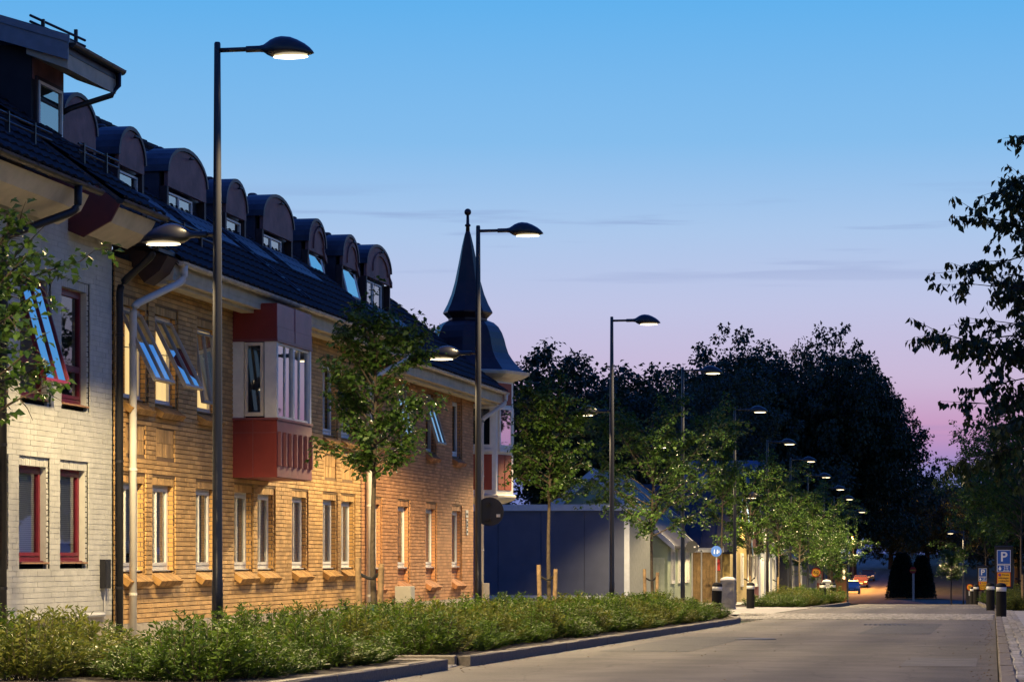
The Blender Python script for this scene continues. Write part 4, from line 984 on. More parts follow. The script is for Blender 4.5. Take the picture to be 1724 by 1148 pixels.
put(copy_tree(bt1), 1408, 228, -3.0, (.78, .78, 1.08), 2.7, 'dark park tree whose ragged crown stands free against the pink sky')
put(copy_tree(bt1), 1215, 250, -2.0, (1.0, 1.0, .98), 3.1, 'dark park tree rising behind the blue-roofed house, next to the huge one')
put(copy_tree(bt1), 1375, 262, -3.0, (.95, .95, .92), 5.4, 'dark park tree behind the ragged one at the street end')
for px, d, s, rz, lb in ((1560, 345, .62, .5, 'far tree beyond the no entry sign'), (1610, 372, .66, 2.2, 'far tree under the pink sky, behind the lone lamp'), (1500, 360, .62, 4.4, 'far tree beyond the two clipped cones'), (1660, 330, .66, 1.2, 'far tree behind the small parking sign'), (1715, 300, .72, 3.5, 'far tree behind the large parking sign'), (1770, 250, .7, 5.6, 'far tree beyond the large parking sign, off to the street side')):
    put(copy_tree(bt1), px, d, -2.0 if d > 340 else -3.1, (s * 1.1, s * 1.1, s), rz, lb)
for x, y, rz in ((24, 30, 0), (27, 50, 2), (23, 70, 4), (25, 88, 1), (22, 104, 3), (24, 122, 5), (21, 140, .5), (23, 158, 2.5), (20, 178, 4.5)):
    c = copy_tree(bt2); c.location = (x, y, zr(y)); c.rotation_euler = (0, 0, rz); c.scale = (.85, .85, .66); c['label'] = 'dark tree across the street that shows only in the window reflections'
# overhanging tree on the right
def near_tree():
    r = np.random.default_rng(77); t = thing('cherry_tree', 'dark tree with drooping pointed leaves overhanging the street from the pavement opposite', 'tree'); tk = MB()
    tk.tube([(0, 0, -.3), (.05, 0, 1.5), (0, .1, 3.5), (-.1, 0, 6.0), (-.1, 0, 8.6)], [.17, .15, .12, .08, .02], 10); P = []; D = []
    for i in range(170):
        z = 3.0 + 6.6 * (i / 170); a = i * 2.39996 + r.uniform(-.3, .3); f = (z - 3.0) / 6.6
        L = 4.45 * (1 - .50 * abs(f - .30) ** 1.3 * 1.3) * r.uniform(.72, 1.06) * (1 - max(0, f - .78) * 1.7); d = unit(np.array([math.cos(a), math.sin(a), r.uniform(.12, .35)])); p = [np.array([0, 0, z - .4])]
        for s in range(8): d = unit(d + r.normal(0, .07, 3) + np.array([0, 0, -.035])); p.append(p[-1] + d * L / 8)
        tk.tube([tuple(q) for q in p], [.035 * (1 - .85 * k / 8) for k in range(9)], 5, False)
        for s in range(26):
            u = r.uniform(1.6, 8); k = min(int(u), 7); b = p[k] + (p[k + 1] - p[k]) * (u - k); dd = unit(d + r.normal(0, .55, 3)); l2 = r.uniform(.3, .75); e = b + unit(dd + np.array([0, 0, -.2])) * l2
            tk.tube([tuple(b), tuple(e)], [.007, .002], 4, False)
            for j in range(15):
                q = b + (e - b) * r.uniform(.15, 1.05); P.append(q + r.normal(0, .03, 3)); D.append(unit(r.normal(0, 1, 3) * np.array([1, 1, .2])) * .55 + np.array([0, 0, -.75]))
    tk.build('trunk', M_BARKD, t, True); P = np.array(P); D = np.array(D); Nn = r.normal(0, .7, P.shape) + np.array([0, 0, .4]); Ls = .15 * r.uniform(.7, 1.2, len(P))
    leaves('crown', P, D, Nn, Ls, Ls * .56, M_LEAFR, t); t.location = (3.5, 44.0, zr(44) + .1)
near_tree()

# stakes and straps
M_STAKE = mat('stake_wood', (.30, .20, .105), .85, var=.4, scale=9, bump=.4, bscale=40)
M_STRAP = mat('black_strap', (.012, .012, .014), .7)
def stakes(x, y, lb, bag=False, single=False):
    g = zr(y) + .08; t = thing('tree_support', lb, 'tree stakes', (x, y, g), 'stakes holding the young trees')
    for sx, h, lean in (((-.17, 1.32, -.04), (.14, 1.22, .05)) if not single else ((.02, 1.2, .0),)):
        mb = MB(); mb.tube([(x + sx, y - .12, g - .3), (x + sx + lean, y - .12, g + h)], [.055, .05], 10); mb.build('post', M_STAKE, t, False)
    mb = MB(); mb.tube([(x - .24, y - .13, g + 1.08), (x - .05, y - .08, g + .98), (x + .04, y - .08, g + .97), (x + .22, y - .13, g + 1.12)], .03, 6); mb.build('strap', M_STRAP, t)
    if bag:
        b = thing('watering_bag', 'dark green watering bag around the foot of the tree by the brick house', 'bag', (x + .06, y - .1, g))
        mb = MB(); mb.lathe([(.16, 0), (.24, .06), (.25, .2), (.17, .42), (.08, .55)], (x + .06, y - .16, g), 12); mb.build('bag', mat('green_tarp', (.012, .05, .035), .5), b, True)
stakes(LX, 41.4, 'pair of round wooden stakes with black strap before the yellow brick house', True)
stakes(LX, 58.6, 'pair of round wooden stakes with black strap before the grey-blue garage')
stakes(LX, 76.9, 'pair of wooden stakes at the wide lime tree by the mint house')
for y, lb in ((108.8, 'wooden stake at the first tree of the far bed'), (123.2, 'wooden stake at the second tree of the far bed'), (137.4, 'wooden stake at the third tree past the litter bin'), (150, 'wooden stake at the fourth tree past the litter bin'), (163, 'wooden stake at the bright last tree of the row')): stakes(LX, y - .1, lb, single=True)
stakes(.95, 86.4, 'wooden stake at the tree behind the large parking sign', single=True)

# ------------------------------------------------------------------ shrubs in the beds
M_SHR = leaf_mat('shrub_leaf', (.045, .072, .008), (.175, .185, .026), .35, .6)
M_SHR2 = leaf_mat('shrub_leaf_green', (.030, .070, .006), (.115, .185, .016), .35, .6)
M_STEM = mat('shrub_stem', (.06, .045, .03), .9)
def shrub(seed, m):
    r = np.random.default_rng(seed); t = thing('shrub', 'small-leaved leafy shrub in the long planting bed along the street', 'shrub', group='shrubs in the long planting bed'); st = MB(); P = []; D = []
    for i in range(64):
        a = r.uniform(0, 6.283); q = math.sqrt(r.random()) * .40; h = (.56 - .30 * (q / .42) ** 2) * r.uniform(.6, 1.28); b = np.array([math.cos(a) * q * .5, math.sin(a) * q * .5, 0]); e = np.array([math.cos(a) * q * 1.25, math.sin(a) * q * 1.25, h])
        mid = (b + e) / 2 + np.array([math.cos(a), math.sin(a), -.3]) * .04; st.tube([tuple(b), tuple(mid), tuple(e)], [.006, .004, .002], 3, False); ax = unit(e - mid)
        for k in range(46):
            u = r.uniform(.15, 1.03); p = b * (1 - u) ** 2 + 2 * mid * u * (1 - u) + e * u * u; sd = r.normal(0, 1, 3); sd[2] *= .3; sd = unit(sd)
            P.append(p + sd * r.uniform(0, .035)); D.append(sd + ax * r.uniform(.2, 1.1))
    st.build('stems', M_STEM, t); P = np.array(P); D = np.array(D); Nn = r.normal(0, .5, P.shape) + np.array([0, 0, 1.0]); Ls = .064 * r.uniform(.6, 1.35, len(P))
    leaves('foliage', P, D, Nn, Ls, Ls * .36, m, t); return t
protos = [shrub(100 + i, M_SHR if i % 2 else M_SHR2) for i in range(5)]; used = [False] * 5
def place_shrub(x, y, s, lb=None, gr=None):
    k = rnd.randrange(5); o = protos[k] if not used[k] else copy_tree(protos[k]); used[k] = True
    o.location = (x, y, zr(y) + .08); o.rotation_euler = (0, 0, rnd.uniform(0, 6.28)); o.scale = (s * rnd.uniform(.95, 1.15), s * rnd.uniform(.95, 1.15), s * rnd.choice((.46, .58, .68, .8, 1.0)))
    if lb: o['label'] = lb; o['group'] = gr
    else:
        row = 'at the kerb edge of' if x > -7.4 else ('along the lamp row in' if x < -9.1 else 'in the middle of')
        part = 'the short bed before the gap' if y < 29 else ('the long bed facing the yellow brick house' if y < 44 else ('the long bed facing the red brick house' if y < 54 else 'the long bed facing the blue-grey garage'))
        o['label'] = 'small-leaved leafy shrub ' + row + ' ' + part; o['group'] = 'shrubs ' + row + ' ' + part
y = 22.2
while y < 68.6:
    for c_, x in enumerate((-6.95, -7.75, -8.6, -9.5)):
        yy = y + rnd.uniform(-.2, .2) + (.4 if c_ % 2 else 0)
        if 28.0 < yy < 30.25: continue
        if yy > 63 and c_ == 0: continue
        if yy > 66.5 and c_ == 1: continue
        place_shrub(x + rnd.uniform(-.15, .15), yy, 1.0 if yy < 40 else 1.06)
    y += .82
y = 93.6
while y < 117:
    for x in (-7.2, -8.3): place_shrub(x + rnd.uniform(-.2, .2), y + rnd.uniform(-.3, .3), 1.25, 'leafy shrub in the far bed beyond the litter bin', 'shrubs in the far bed')
    y += 1.55
for i in range(22):
    yy = 85 + i * 2.0; place_shrub(right_edge(yy) + .75 + rnd.uniform(0, .25), yy, 1.35, 'leafy shrub behind the bollards on the pavement opposite', 'shrubs opposite')
for i in range(16): place_shrub(1.6 + rnd.uniform(-.3, 1.2), 86 + i * 1.4, 1.5, 'leafy shrub behind the bollards on the pavement opposite', 'shrubs opposite')

# ------------------------------------------------------------------ street furniture
M_BOL = mat('black_bollard', (.010, .0095, .009), .7, spec=.2, var=.2, scale=8); M_BAND = mat('white_band', (.70, .68, .62), .5, var=.1)
def bollard(x, y, lb, lean=0):
    t = thing('bollard', lb, 'bollard', (x, y, zr(y) + .11), 'black bollards with a white band'); t.rotation_euler = (0, lean, 0); h = .88
    mb = MB(); mb.lathe([(.135, -.1), (.135, .66), (.128, .665), (.128, .78), (.137, .785), (.137, .82), (.11, .865), (.05, .89), (.005, .895)], (x, y, zr(y) + .11), 22); mb.build('post', M_BOL, t, False)
    mb = MB(); mb.lathe([(.129, .668), (.134, .67), (.134, .775), (.129, .778)], (x, y, zr(y) + .11), 22); mb.build('reflector_band', M_BAND, t, True)
bollard(-7.35, 68.9, 'leaning black bollard with white band in front of the litter bin', .045)
bollard(-8.15, 87.5, 'black bollard with white band at the start of the far shrub bed')
x_, y_ = at(1385, 108); bollard(x_, y_, 'black bollard with white band before the pale litter bin')
x_, y_ = at(1402, 116); bollard(x_, y_, 'black bollard with white band just past the pale litter bin')
bollard(.21, 68.6, 'black bollard with white band on the kerb, before the large parking sign')
x_, y_ = at(1667.5, 82); bollard(x_, y_, 'black bollard with white band beside the large parking sign, second along the kerb')
x_, y_ = at(1643.5, 126); bollard(x_, y_, 'black bollard with white band beside the small parking sign')
x_, y_ = at(1637.5, 131); bollard(x_, y_, 'black bollard with white band behind the one by the small parking sign')
# litter bins
def bin_(x, y, s, h, lb, m):
    g = zr(y) + .115; t = thing('litter_bin', lb, 'litter bin', (x, y, g)); b = MB()
    b.box(x - s, x + s, y - s, y + s, g, g + .06); b.box(x - s * .94, x + s * .94, y - s * .94, y + s * .94, g + .06, g + h * .78); bo = b.build('body', m, t, bevel=.015)
    for sx, sy in ((0, -1), (1, 0)):
        p = MB(); c = Vector((x + sx * s * .94, y + sy * s * .94, g + h * .42)); u = Vector((0, 1, 0)) if sx else Vector((1, 0, 0)); n = Vector((sx, sy, 0)); w = s * .72; hh = h * .28
        v = [c + u * w + Vector((0, 0, hh)) + n * .004, c - u * w + Vector((0, 0, hh)) + n * .004, c - u * w - Vector((0, 0, hh)) + n * .004, c + u * w - Vector((0, 0, hh)) + n * .004]; ap = c + n * .05
        for i in range(4): p.quad(v[i], v[(i + 1) % 4], ap)
        p.build('diamond_panel', m, bo)
    k = MB(); k.box(x - s, x + s, y - s, y + s, g + h * .78, g + h * .82); k.box(x - s * .95, x + s * .95, y - s * .95, y + s * .95, g + h * .82, g + h * .90); k.build('rim', m, t, bevel=.01)
    l = MB(); l.lathe([(s * 1.42, 0), (s * 1.45, .03), (s * 1.2, .085), (s * .5, .12), (.01, .125)], (x, y, g + h * .90), 4, math.pi / 4); l.build('lid', mat('bin_lid', (.50, .48, .44), .5), t)
M_BIN = mat('grey_bin', (.26, .245, .22), .6, var=.15, scale=8, stain=.2)
x_, y_ = at(1226, 84); bin_(x_, y_, .235, 1.05, 'square grey concrete litter bin with diamond panels beside the lamp', M_BIN)
x_, y_ = at(1392, 118); bin_(x_, y_, .2, 1.0, 'pale grey litter bin between two bollards by the far bed', mat('pale_bin', (.5, .5, .48), .6))
# meter cabinet by the wall
t = thing('meter_cabinet', 'small grey metal meter cabinet at the foot of the red brick wall', 'cabinet', (-12.72, 54.9, -.42))
mb = MB(); mb.box(-12.9, -12.55, 54.72, 55.15, .02, .38); mb.build('cabinet_body', mat('cabinet_grey', (.36, .35, .30), .5, var=.1), t, bevel=.01); mb = MB(); mb.box(-12.87, -12.58, 54.75, 55.12, -.5, .02); mb.build('cabinet_foot', mat('cabinet_foot', (.32, .30, .25), .6), t)
mb = MB(); mb.box(-12.55, -12.54, 54.76, 55.11, .05, .35); mb.build('door', mat('cabinet_grey', ()), t)
# signs
M_BLUE = mat('sign_blue', (.015, .085, .36), .45); M_SGNW = mat('sign_white', (.75, .74, .72), .45); M_YEL = mat('sign_yellow', (.72, .36, .02), .45); M_SRED = mat('sign_red', (.45, .02, .015), .45); M_BLK = mat('sign_black', (.01, .01, .012), .5); M_STEEL = mat('galvanised', (.30, .30, .29), .45, metal=.4)
def plate(mb, x0, x1, y, z0, z1, th=.008): return mb.box(x0, x1, y - th, y, z0, z1)
def psign(px, d, s, ztop, lb):
    x, y = at(px, d); g = zr(y) + .08; t = thing('parking_sign', lb, 'sign', (x, y, g), 'parking signs'); w = .21 * s
    b = MB(); b.box(x - w * 1.36, x + w * 1.36, y, y + .05, ztop - 1.30 * s, ztop); b.tube([(x - w * 1.36, y + .025, ztop), (x + w * 1.36, y + .025, ztop)], .03, 8); b.box(x - .05, x + .05, y + .01, y + .045, g - .3, ztop - 1.2 * s); b.build('backing_panel', M_BLK, t)
    z = ztop - .10 * s
    def pl(h, fill, edge, nm):
        nonlocal z
        q = MB(); plate(q, x - w, x + w, y - .004, z - h, z); o = q.build(nm, edge, t); q = MB(); plate(q, x - w + .016 * s, x + w - .016 * s, y - .013, z - h + .016 * s, z - .016 * s, .003); o2 = q.build(nm + '_field', fill, o); r = (z - h / 2, o); z -= h + .012 * s; return r
    zc, o = pl(.45 * s, M_BLUE, M_SGNW, 'parking_plate'); lettering('P', .42 * s, M_SGNW, o, (x, y - .018, zc), bold=True)
    zc, o = pl(.225 * s, M_BLUE, M_SGNW, 'time_plate')
    for i, tx in enumerate(('2 tim', '9-18', '(9-15)')): lettering(tx, .068 * s, M_SGNW, o, (x + .07 * s, y - .018, zc + (.062 - .062 * i) * s), bold=True)
    q = MB(); q.lathe([(.001, -.06 * s), (.03 * s, -.058 * s), (.045 * s, .0), (.012 * s, .05 * s), (.012 * s, .07 * s)], (x - .12 * s, y - .016, zc), 10)
    q.v = [(a, y - .018 + (b - (y - .016)) * .04, c) for a, b, c in q.v]; q.build('disc_symbol', M_SGNW, o)
    zc, o = pl(.44 * s, M_YEL, M_SRED, 'notice_plate')
    q = MB(); q.tube([(x - .125 * s, y - .017, zc + .14 * s), (x - .125 * s, y - .021, zc + .14 * s)], .05 * s, 18); q.build('no_parking_ring', M_SRED, o); q = MB(); q.tube([(x - .125 * s, y - .020, zc + .14 * s), (x - .125 * s, y - .024, zc + .14 * s)], .036 * s, 16); q.build('no_parking_field', M_BLUE, o)
    q = MB(); q.obb((x - .125 * s, y - .025, zc + .14 * s), (.707, 0, -.707), (0, 1, 0), (.707, 0, .707), .038 * s, .001, .007 * s); q.build('no_parking_bar', M_SRED, o)
    for tx, dx, dz, sz in (('Första', .055, .14, .082), ('måndagen', 0, .045, .082), ('i månaden', 0, -.045, .082), ('8-11', .02, -.145, .11)): lettering(tx, sz * s, M_BLK, o, (x + dx * s, y - .018, zc + dz * s), bold=True)
psign(1690, 80, 1.0, 1.0 + (HY - 920) * 80 / F_PX, 'large parking sign with yellow notice on a tall black panel')
psign(1654.5, 126, .93, 1.0 - (953 - HY) * 126 / F_PX, 'smaller-looking parking sign with yellow notice beyond the kerb bollards')
def speed50(x, y, z, r, lb, post_to, extra=False):
    t = thing('speed_sign', lb, 'sign', (x, y, post_to)); q = MB(); q.tube([(x, y + .06, post_to - .2), (x, y + .06, z + r)], .03, 8); q.build('post', M_STEEL, t)
    q = MB(); q.tube([(x, y, z), (x, y - .01, z)], r, 26); o = q.build('disc', M_SRED, t); q = MB(); q.tube([(x, y - .008, z), (x, y - .014, z)], r * .80, 26); q.build('field', M_YEL, o); lettering('50', r * 1.0, M_BLK, o, (x, y - .018, z), bold=True)
    if extra:
        q = MB(); q.box(x - r * 1.25, x + r * 1.25, y + .012, y + .05, post_to - .05, z + r * 1.15); q.build('black_panel', M_BLK, t); q = MB(); q.box(x - r * .4, x + r * .9, y - .006, y + .0, z - r * 2.6, z - r * 1.25); p = q.build('white_plate', mat('plate_grey', (.4, .4, .4), .5), t)
    else:
        q = MB(); q.lathe([(r * 1.05, 0), (r * .75, r * .5), (r * .3, r * .75)], (x, y + .09, z + r * .6), 16); q.v = [(a, y + .06 + (b - y - .09) * .12, c) for a, b, c in q.v]; q.build('cap', M_BLK, t)
x_, y_ = at(1374, 142); speed50(x_, y_, 1 - (963.5 - HY) * 142 / F_PX, .26, 'round yellow 50 speed sign on a thin post beyond the far bed', zr(y_))
x_, y_ = at(1633, 134); speed50(x_, y_, 1 - (988 - HY) * 134 / F_PX, .17, 'low yellow 50 sign on a black panel near the small parking sign', zr(y_), True)
def disc_sign(px, d, ypx, r, m, lb, back=False):
    x, y = at(px, d); z = 1 - (ypx - HY) * d / F_PX; g = zr(y) + .11; t = thing('round_sign', lb, 'sign', (x, y, g)); q = MB(); q.tube([(x, y + .05, g - .1), (x, y + .05, z + r * .9)], .03, 8); q.build('post', M_STEEL, t)
    q = MB(); q.tube([(x, y, z), (x, y - .012, z)], r, 26); o = q.build('disc', m, t)
    if not back:
        q = MB()
        for sx in (-.42, .12):
            a = x + sx * r; q.box(a, a + .14 * r, y - .016, y - .013, z - .45 * r, z + .05 * r); q.box(a + .02 * r, a + .12 * r, y - .016, y - .0131, z + .12 * r, z + .28 * r)
        q.box(x + .45 * r, x + .52 * r, y - .016, y - .013, z - .3 * r, z + .2 * r); q.build('pedestrian_symbol', M_SGNW, o)
    else: q = MB(); q.box(x + .3 * r, x + .6 * r, y - .016, y - .013, z - .15 * r, z + .1 * r); q.build('sticker', M_SGNW, o)
disc_sign(1206, 92, 927.5, .195, M_BLUE, 'round blue footpath sign on a grey post by the yellow house')
disc_sign(1165, 96, 920, .225, mat('sign_back', ()), 'dark back of a round sign on a grey post before the plank gate', True)
x_, y_ = at(1181, 97); t = thing('sign_post', 'bare grey steel post beside the red box on the plank gate', 'post', (x_, y_, zr(y_) + .11)); q = MB(); q.tube([(x_, y_, zr(y_)), (x_, y_, 1.25)], .032, 8); q.build('post', M_STEEL, t); q = MB(); q.lathe([(.036, 0), (.036, .03), (.01, .045)], (x_, y_, 1.25), 8); q.build('cap', M_BLK, t)
x_, y_ = at(1537, 236); t = thing('no_entry_sign', 'red round no entry sign on a grey post before the clipped cones', 'sign', (x_, y_, -3.0)); zz = 1 - (959.5 - HY) * 236 / F_PX
q = MB(); q.tube([(x_, y_ + .05, -3.2), (x_, y_ + .05, zz)], .07, 8); q.tube([(x_ + .1, y_ + .25, -3.2), (x_ + .1, y_ + .25, zz + .3)], .04, 8); q.build('post', M_STEEL, t); q = MB(); q.tube([(x_, y_, zz), (x_, y_ - .02, zz)], .31, 26); o = q.build('disc', M_SRED, t); MB().box(x_ - .23, x_ + .23, y_ - .026, y_ - .021, zz - .05, zz + .05).build('bar', M_YEL, o)

# ------------------------------------------------------------------ houses further down the street
M_GAR = mat('blue_grey_panel', (.075, .085, .13), .7, var=.12, scale=2, bump=.2, bscale=60); M_TRIM = mat('pale_trim', (.46, .48, .52), .55, var=.1)
gy = 92.0; gz = zr(92) - .1
t = thing('garage', 'flat-roofed garage of blue-grey panels with a pale roof edge', 'garage', (-16, gy, gz))
MB().box(-21, -13.02, gy + .03, gy + 6.4, gz, 2.80).build('core', M_DARKROOM, t)
for i in range(5):
    a = -21 + i * 1.596; MB().box(a + .008, a + 1.588, gy, gy + .03, -.35, 2.72).build('panel', M_GAR, t)
MB().box(-13.02, -12.98, gy + .1, gy + 6.3, -.4, 2.72).build('side_panel', mat('greenish_boards', (.20, .21, .19), .7, var=.2), t)
MB().box(-13.15, -12.96, gy - .02, gy + .09, -.42, 2.72).build('corner_board', M_TRIM, t)
MB().box(-21.1, -12.9, gy - .08, gy + 6.5, 2.722, 2.95).build('roof_edge', M_TRIM, t); MB().box(-21.02, -12.98, gy - .03, gy + 6.4, -.50, -.36).build('base_strip', M_TRIM, t); MB().box(-21, -13, gy + .01, gy + 6.3, gz - .5, -.5).build('plinth', M_PLIN, t)
def house(name, lb, x0, x1, y0, y1, ze, zri, wall, roof, along='x', zg=None, trim=M_TRIM, wins=(), doors=()):
    """along: axis of the ridge; wins on the face towards -Y ('s') or the street face ('e')"""
    zg = zr((y0 + y1) / 2) - .3 if zg is None else zg; t = thing(name, lb, 'house', ((x0 + x1) / 2, (y0 + y1) / 2, zg)); MB().box(x0, x1, y0, y1, zg, ze).build('walls', wall, t); o = .3; th = .10
    if along == 'x':
        c = (y0 + y1) / 2; k = (zri - ze) / (c - y0); pf = [(y0 - o, ze - o * k), (c, zri), (y1 + o, ze - o * k), (y1 + o, ze - o * k - th), (c, zri - th * 1.2), (y0 - o, ze - o * k - th)]
        r = MB(); r.prism([(x0 - .25, y, z) for y, z in pf], (x1 - x0 + .5, 0, 0)); r = r.build('roof', roof, t); g = MB(); g.prism([(x0 + .01, y0, ze), (x0 + .01, c, zri - .13), (x0 + .01, y1, ze)], (x1 - x0 - .02, 0, 0)); g.build('gables', wall, t)
        for xx in (x0 - .29, x1 + .25): v = MB(); v.prism([(xx, y, z + (.03 if i < 3 else -.06)) for i, (y, z) in enumerate(pf)], (.04, 0, 0)); v.build('verge_board', trim, t)
        s = MB(); n = int((x1 - x0) / .6)
        for i in range(n + 1): xx = x0 + (x1 - x0) * i / n; s.prism([(xx - .015, y0 - o, ze - o * k + .005), (xx + .015, y0 - o, ze - o * k + .005), (xx + .015, c, zri + .005), (xx - .015, c, zri + .005)], (0, -.02, .03))
        tag(s.build('roof_seams', roof, r), kind='stuff')
    else:
        c = (x0 + x1) / 2; k = (zri - ze) / (c - x0); pf = [(x0 - o, ze - o * k), (c, zri), (x1 + o, ze - o * k), (x1 + o, ze - o * k - th), (c, zri - th * 1.2), (x0 - o, ze - o * k - th)]
        r = MB(); r.prism([(x, y0 - .2, z) for x, z in pf], (0, y1 - y0 + .4, 0)); r.build('roof', roof, t); g = MB(); g.prism([(x0, y0 + .01, ze), (c, y0 + .01, zri - .13), (x1, y0 + .01, ze)], (0, y1 - y0 - .02, 0)); g.build('gables', wall, t)
        for yy in (y0 - .24, y1 + .2): v = MB(); v.prism([(x, yy, z + (.03 if i < 3 else -.10)) for i, (x, z) in enumerate(pf)], (0, .04, 0)); v.build('verge_board', trim, t)
    for (f, a, b, z0, z1) in wins:
        m = MB()
        if f == 's':
            m.box(a, b, y0 - .02, y0 + .02, z0, z1); w = m.build('window', M_DARKROOM, t); m = MB(); e = .09
            m.box(a - e, a, y0 - .05, y0, z0 - e, z1 + e); m.box(b, b + e, y0 - .05, y0, z0 - e, z1 + e); m.box(a, b, y0 - .049, y0, z1, z1 + e); m.box(a, b, y0 - .049, y0, z0 - e, z0); m.box((a + b) / 2 - .03, (a + b) / 2 + .03, y0 - .045, y0, z0, z1); m.build('frame', M_WHT, w)
            MB().quad((a, y0 - .03, z0), (b, y0 - .03, z0), (b, y0 - .03, z1), (a, y0 - .03, z1)).build('pane', M_GLASS, w)
        else:
            m.box(x1 - .02, x1 + .02, a, b, z0, z1); w = m.build('window', M_DARKROOM, t); m = MB(); e = .12
            m.box(x1, x1 + .06, a - e, a, z0 - e, z1 + e); m.box(x1, x1 + .06, b, b + e, z0 - e, z1 + e); m.box(x1, x1 + .059, a, b, z1, z1 + e); m.box(x1, x1 + .059, a, b, z0 - e, z0); m.box(x1, x1 + .05, (a + b) / 2 - .04, (a + b) / 2 + .04, z0, z1); m.build('frame', M_WHT, w)
            MB().quad((x1 + .03, a, z0), (x1 + .03, b, z0), (x1 + .03, b, z1), (x1 + .03, a, z1)).build('pane', M_GLASS, w)
    return t
M_TAUPE = mat('taupe_boards', (.12, .095, .08), .8, var=.25, scale=3); M_DKR = mat('dark_tile_far', (.035, .033, .04), .6, var=.4, scale=3); M_BLR = mat('blue_sheet_roof', (.045, .075, .14), .45, metal=.2, var=.2, scale=1.5)
h = house('gabled_house', 'taupe boarded house whose gable with pale verge boards rises behind the garage', -18.2, -14.0, 104, 114, 3.0, 4.66, M_TAUPE, M_DKR, 'y', wins=(('s', -16.35, -15.9, 3.75, 4.1),), trim=M_TRIM)
M_MINT = mat('mint_render', (.30, .35, .24), .8, var=.15, scale=2, stain=.15)
h = house('mint_house', 'low mint green house with white window surrounds next to the garage', -18.5, -12.6, 100.2, 108.3, 1.75, 4.4, M_MINT, M_DKR, 'y', wins=(('e', 101.3, 102.1, .1, 1.25), ('e', 103.6, 104.4, .1, 1.25), ('e', 106.2, 107.0, .1, 1.25)))
fz = thing('board_fence', 'pale mint upright board fence between the garage and the mint house', 'fence', (-13, 98.5, -1.0))
for i in range(9): MB().box(-14.3 + i * .19, -14.3 + i * .19 + .17, 99.3, 99.33, -1.2, 1.02 - .0).build('board', mat('mint_board', (.36, .41, .33), .75, var=.12), fz)
MB().box(-14.32, -12.6, 99.332, 99.37, .80, .88).build('rail', mat('mint_board', ()), fz)
pg = thing('plank_gate', 'tall brown plank gate with a small red box, beside the mint house', 'gate', (-12.8, 112, -1.1))
for i in range(16): MB().box(-13.9 + i * .14, -13.9 + i * .14 + .13, 111.9, 111.93, -1.2, 1.25).build('plank', mat('ochre_plank', (.24, .155, .07), .8, var=.3, scale=6), pg)
MB().box(-13.95, -11.6, 111.88, 111.97, 1.252, 1.45).build('lintel', M_TRIM, pg); MB().box(-11.95, -11.75, 111.80, 111.9, .45, .95).build('box', M_SRED, pg)
h = house('yellow_house', 'yellow house with pale blue verge boards beyond the plank gate', -17.4, -11.45, 113.2, 121, 1.5, 4.4, mat('yellow_render', (.44, .33, .12), .8, var=.12), M_DKR, 'x', wins=(('e', 114.6, 115.4, -.2, 1.1), ('e', 118, 118.9, -.2, 1.1)), trim=mat('blue_verge', (.10, .18, .34), .5))
h = house('red_house', 'dark red house with white window frames beyond the yellow house', -17.0, -11.6, 122.2, 129, 1.6, 4.4, mat('falu_red', (.13, .025, .02), .85, var=.2), M_DKR, 'x', wins=(('e', 123.2, 124, -.3, 1.1), ('e', 125.2, 126, -.3, 1.1), ('e', 127.2, 128, -.3, 1.1)))
h = house('pale_house', 'pale grey boarded house beyond the dark red house', -16.6, -11.8, 131, 142, 1.5, 4.2, mat('pale_boards', (.34, .36, .40), .75, var=.12), M_DKR, 'x', wins=(('e', 132.5, 133.5, -.9, .9), ('e', 136, 137, -.9, .9), ('e', 139.5, 140.5, -.9, .9)))
h = house('blue_roof_house', 'tall house with a broad blue sheet metal roof behind the young trees', -17.6, -13.5, 146, 156, 4.0, 6.75, mat('grey_render', (.16, .17, .19), .8, var=.15), M_BLR, 'x', wins=(('e', 148, 149, 1, 2.4), ('e', 152, 153, 1, 2.4)))
h = house('dark_house', 'dark house behind the young trees at the end of the lamp row', -19, -12.6, 160, 186, 1.2, 4.0, mat('dark_boards', (.05, .05, .055), .8, var=.2), M_DKR, 'y', wins=(('e', 163, 164.5, -1.5, .6), ('e', 170, 171.5, -1.5, .6)))
# little lit kiosk at the far end
x_, y_ = at(1414, 196); t = thing('kiosk', 'small orange lit kiosk with a bright window at the end of the lamp row', 'kiosk', (x_, y_, -3.1))
MB().box(x_ - .95, x_ + .5, y_, y_ + 2, -3.1, .55).build('walls', mat('orange_boards', (.45, .18, .05), .8), t); MB().box(x_ - 1.1, x_ + .65, y_ - .15, y_ + 2.15, .552, .68).build('roof', M_DKR, t)
MB().box(x_ + .22, x_ + .40, y_ - .02, y_ + .0, -.62, .30).build('lit_window', mat('kiosk_light', (1, .8, .5), .5, emit=(1, .72, .35), es=2.2), t)
x_, y_ = at(1374, 190); t = thing('poster_board', 'dim red framed notice board behind the 50 sign', 'notice board', (x_, y_, -3.1)); MB().box(x_ - .5, x_ + .5, y_, y_ + .12, -1.3, .25).build('frame', mat('board_red', (.25, .06, .04), .7), t); MB().box(x_ - .38, x_ + .38, y_ - .01, y_ + .0, -.85, .12).build('sheet', mat('board_sheet', (.35, .26, .22), .7), t); MB().box(x_ - .04, x_ + .04, y_ + .02, y_ + .1, -3.2, -1.3).build('leg', M_STEEL, t)

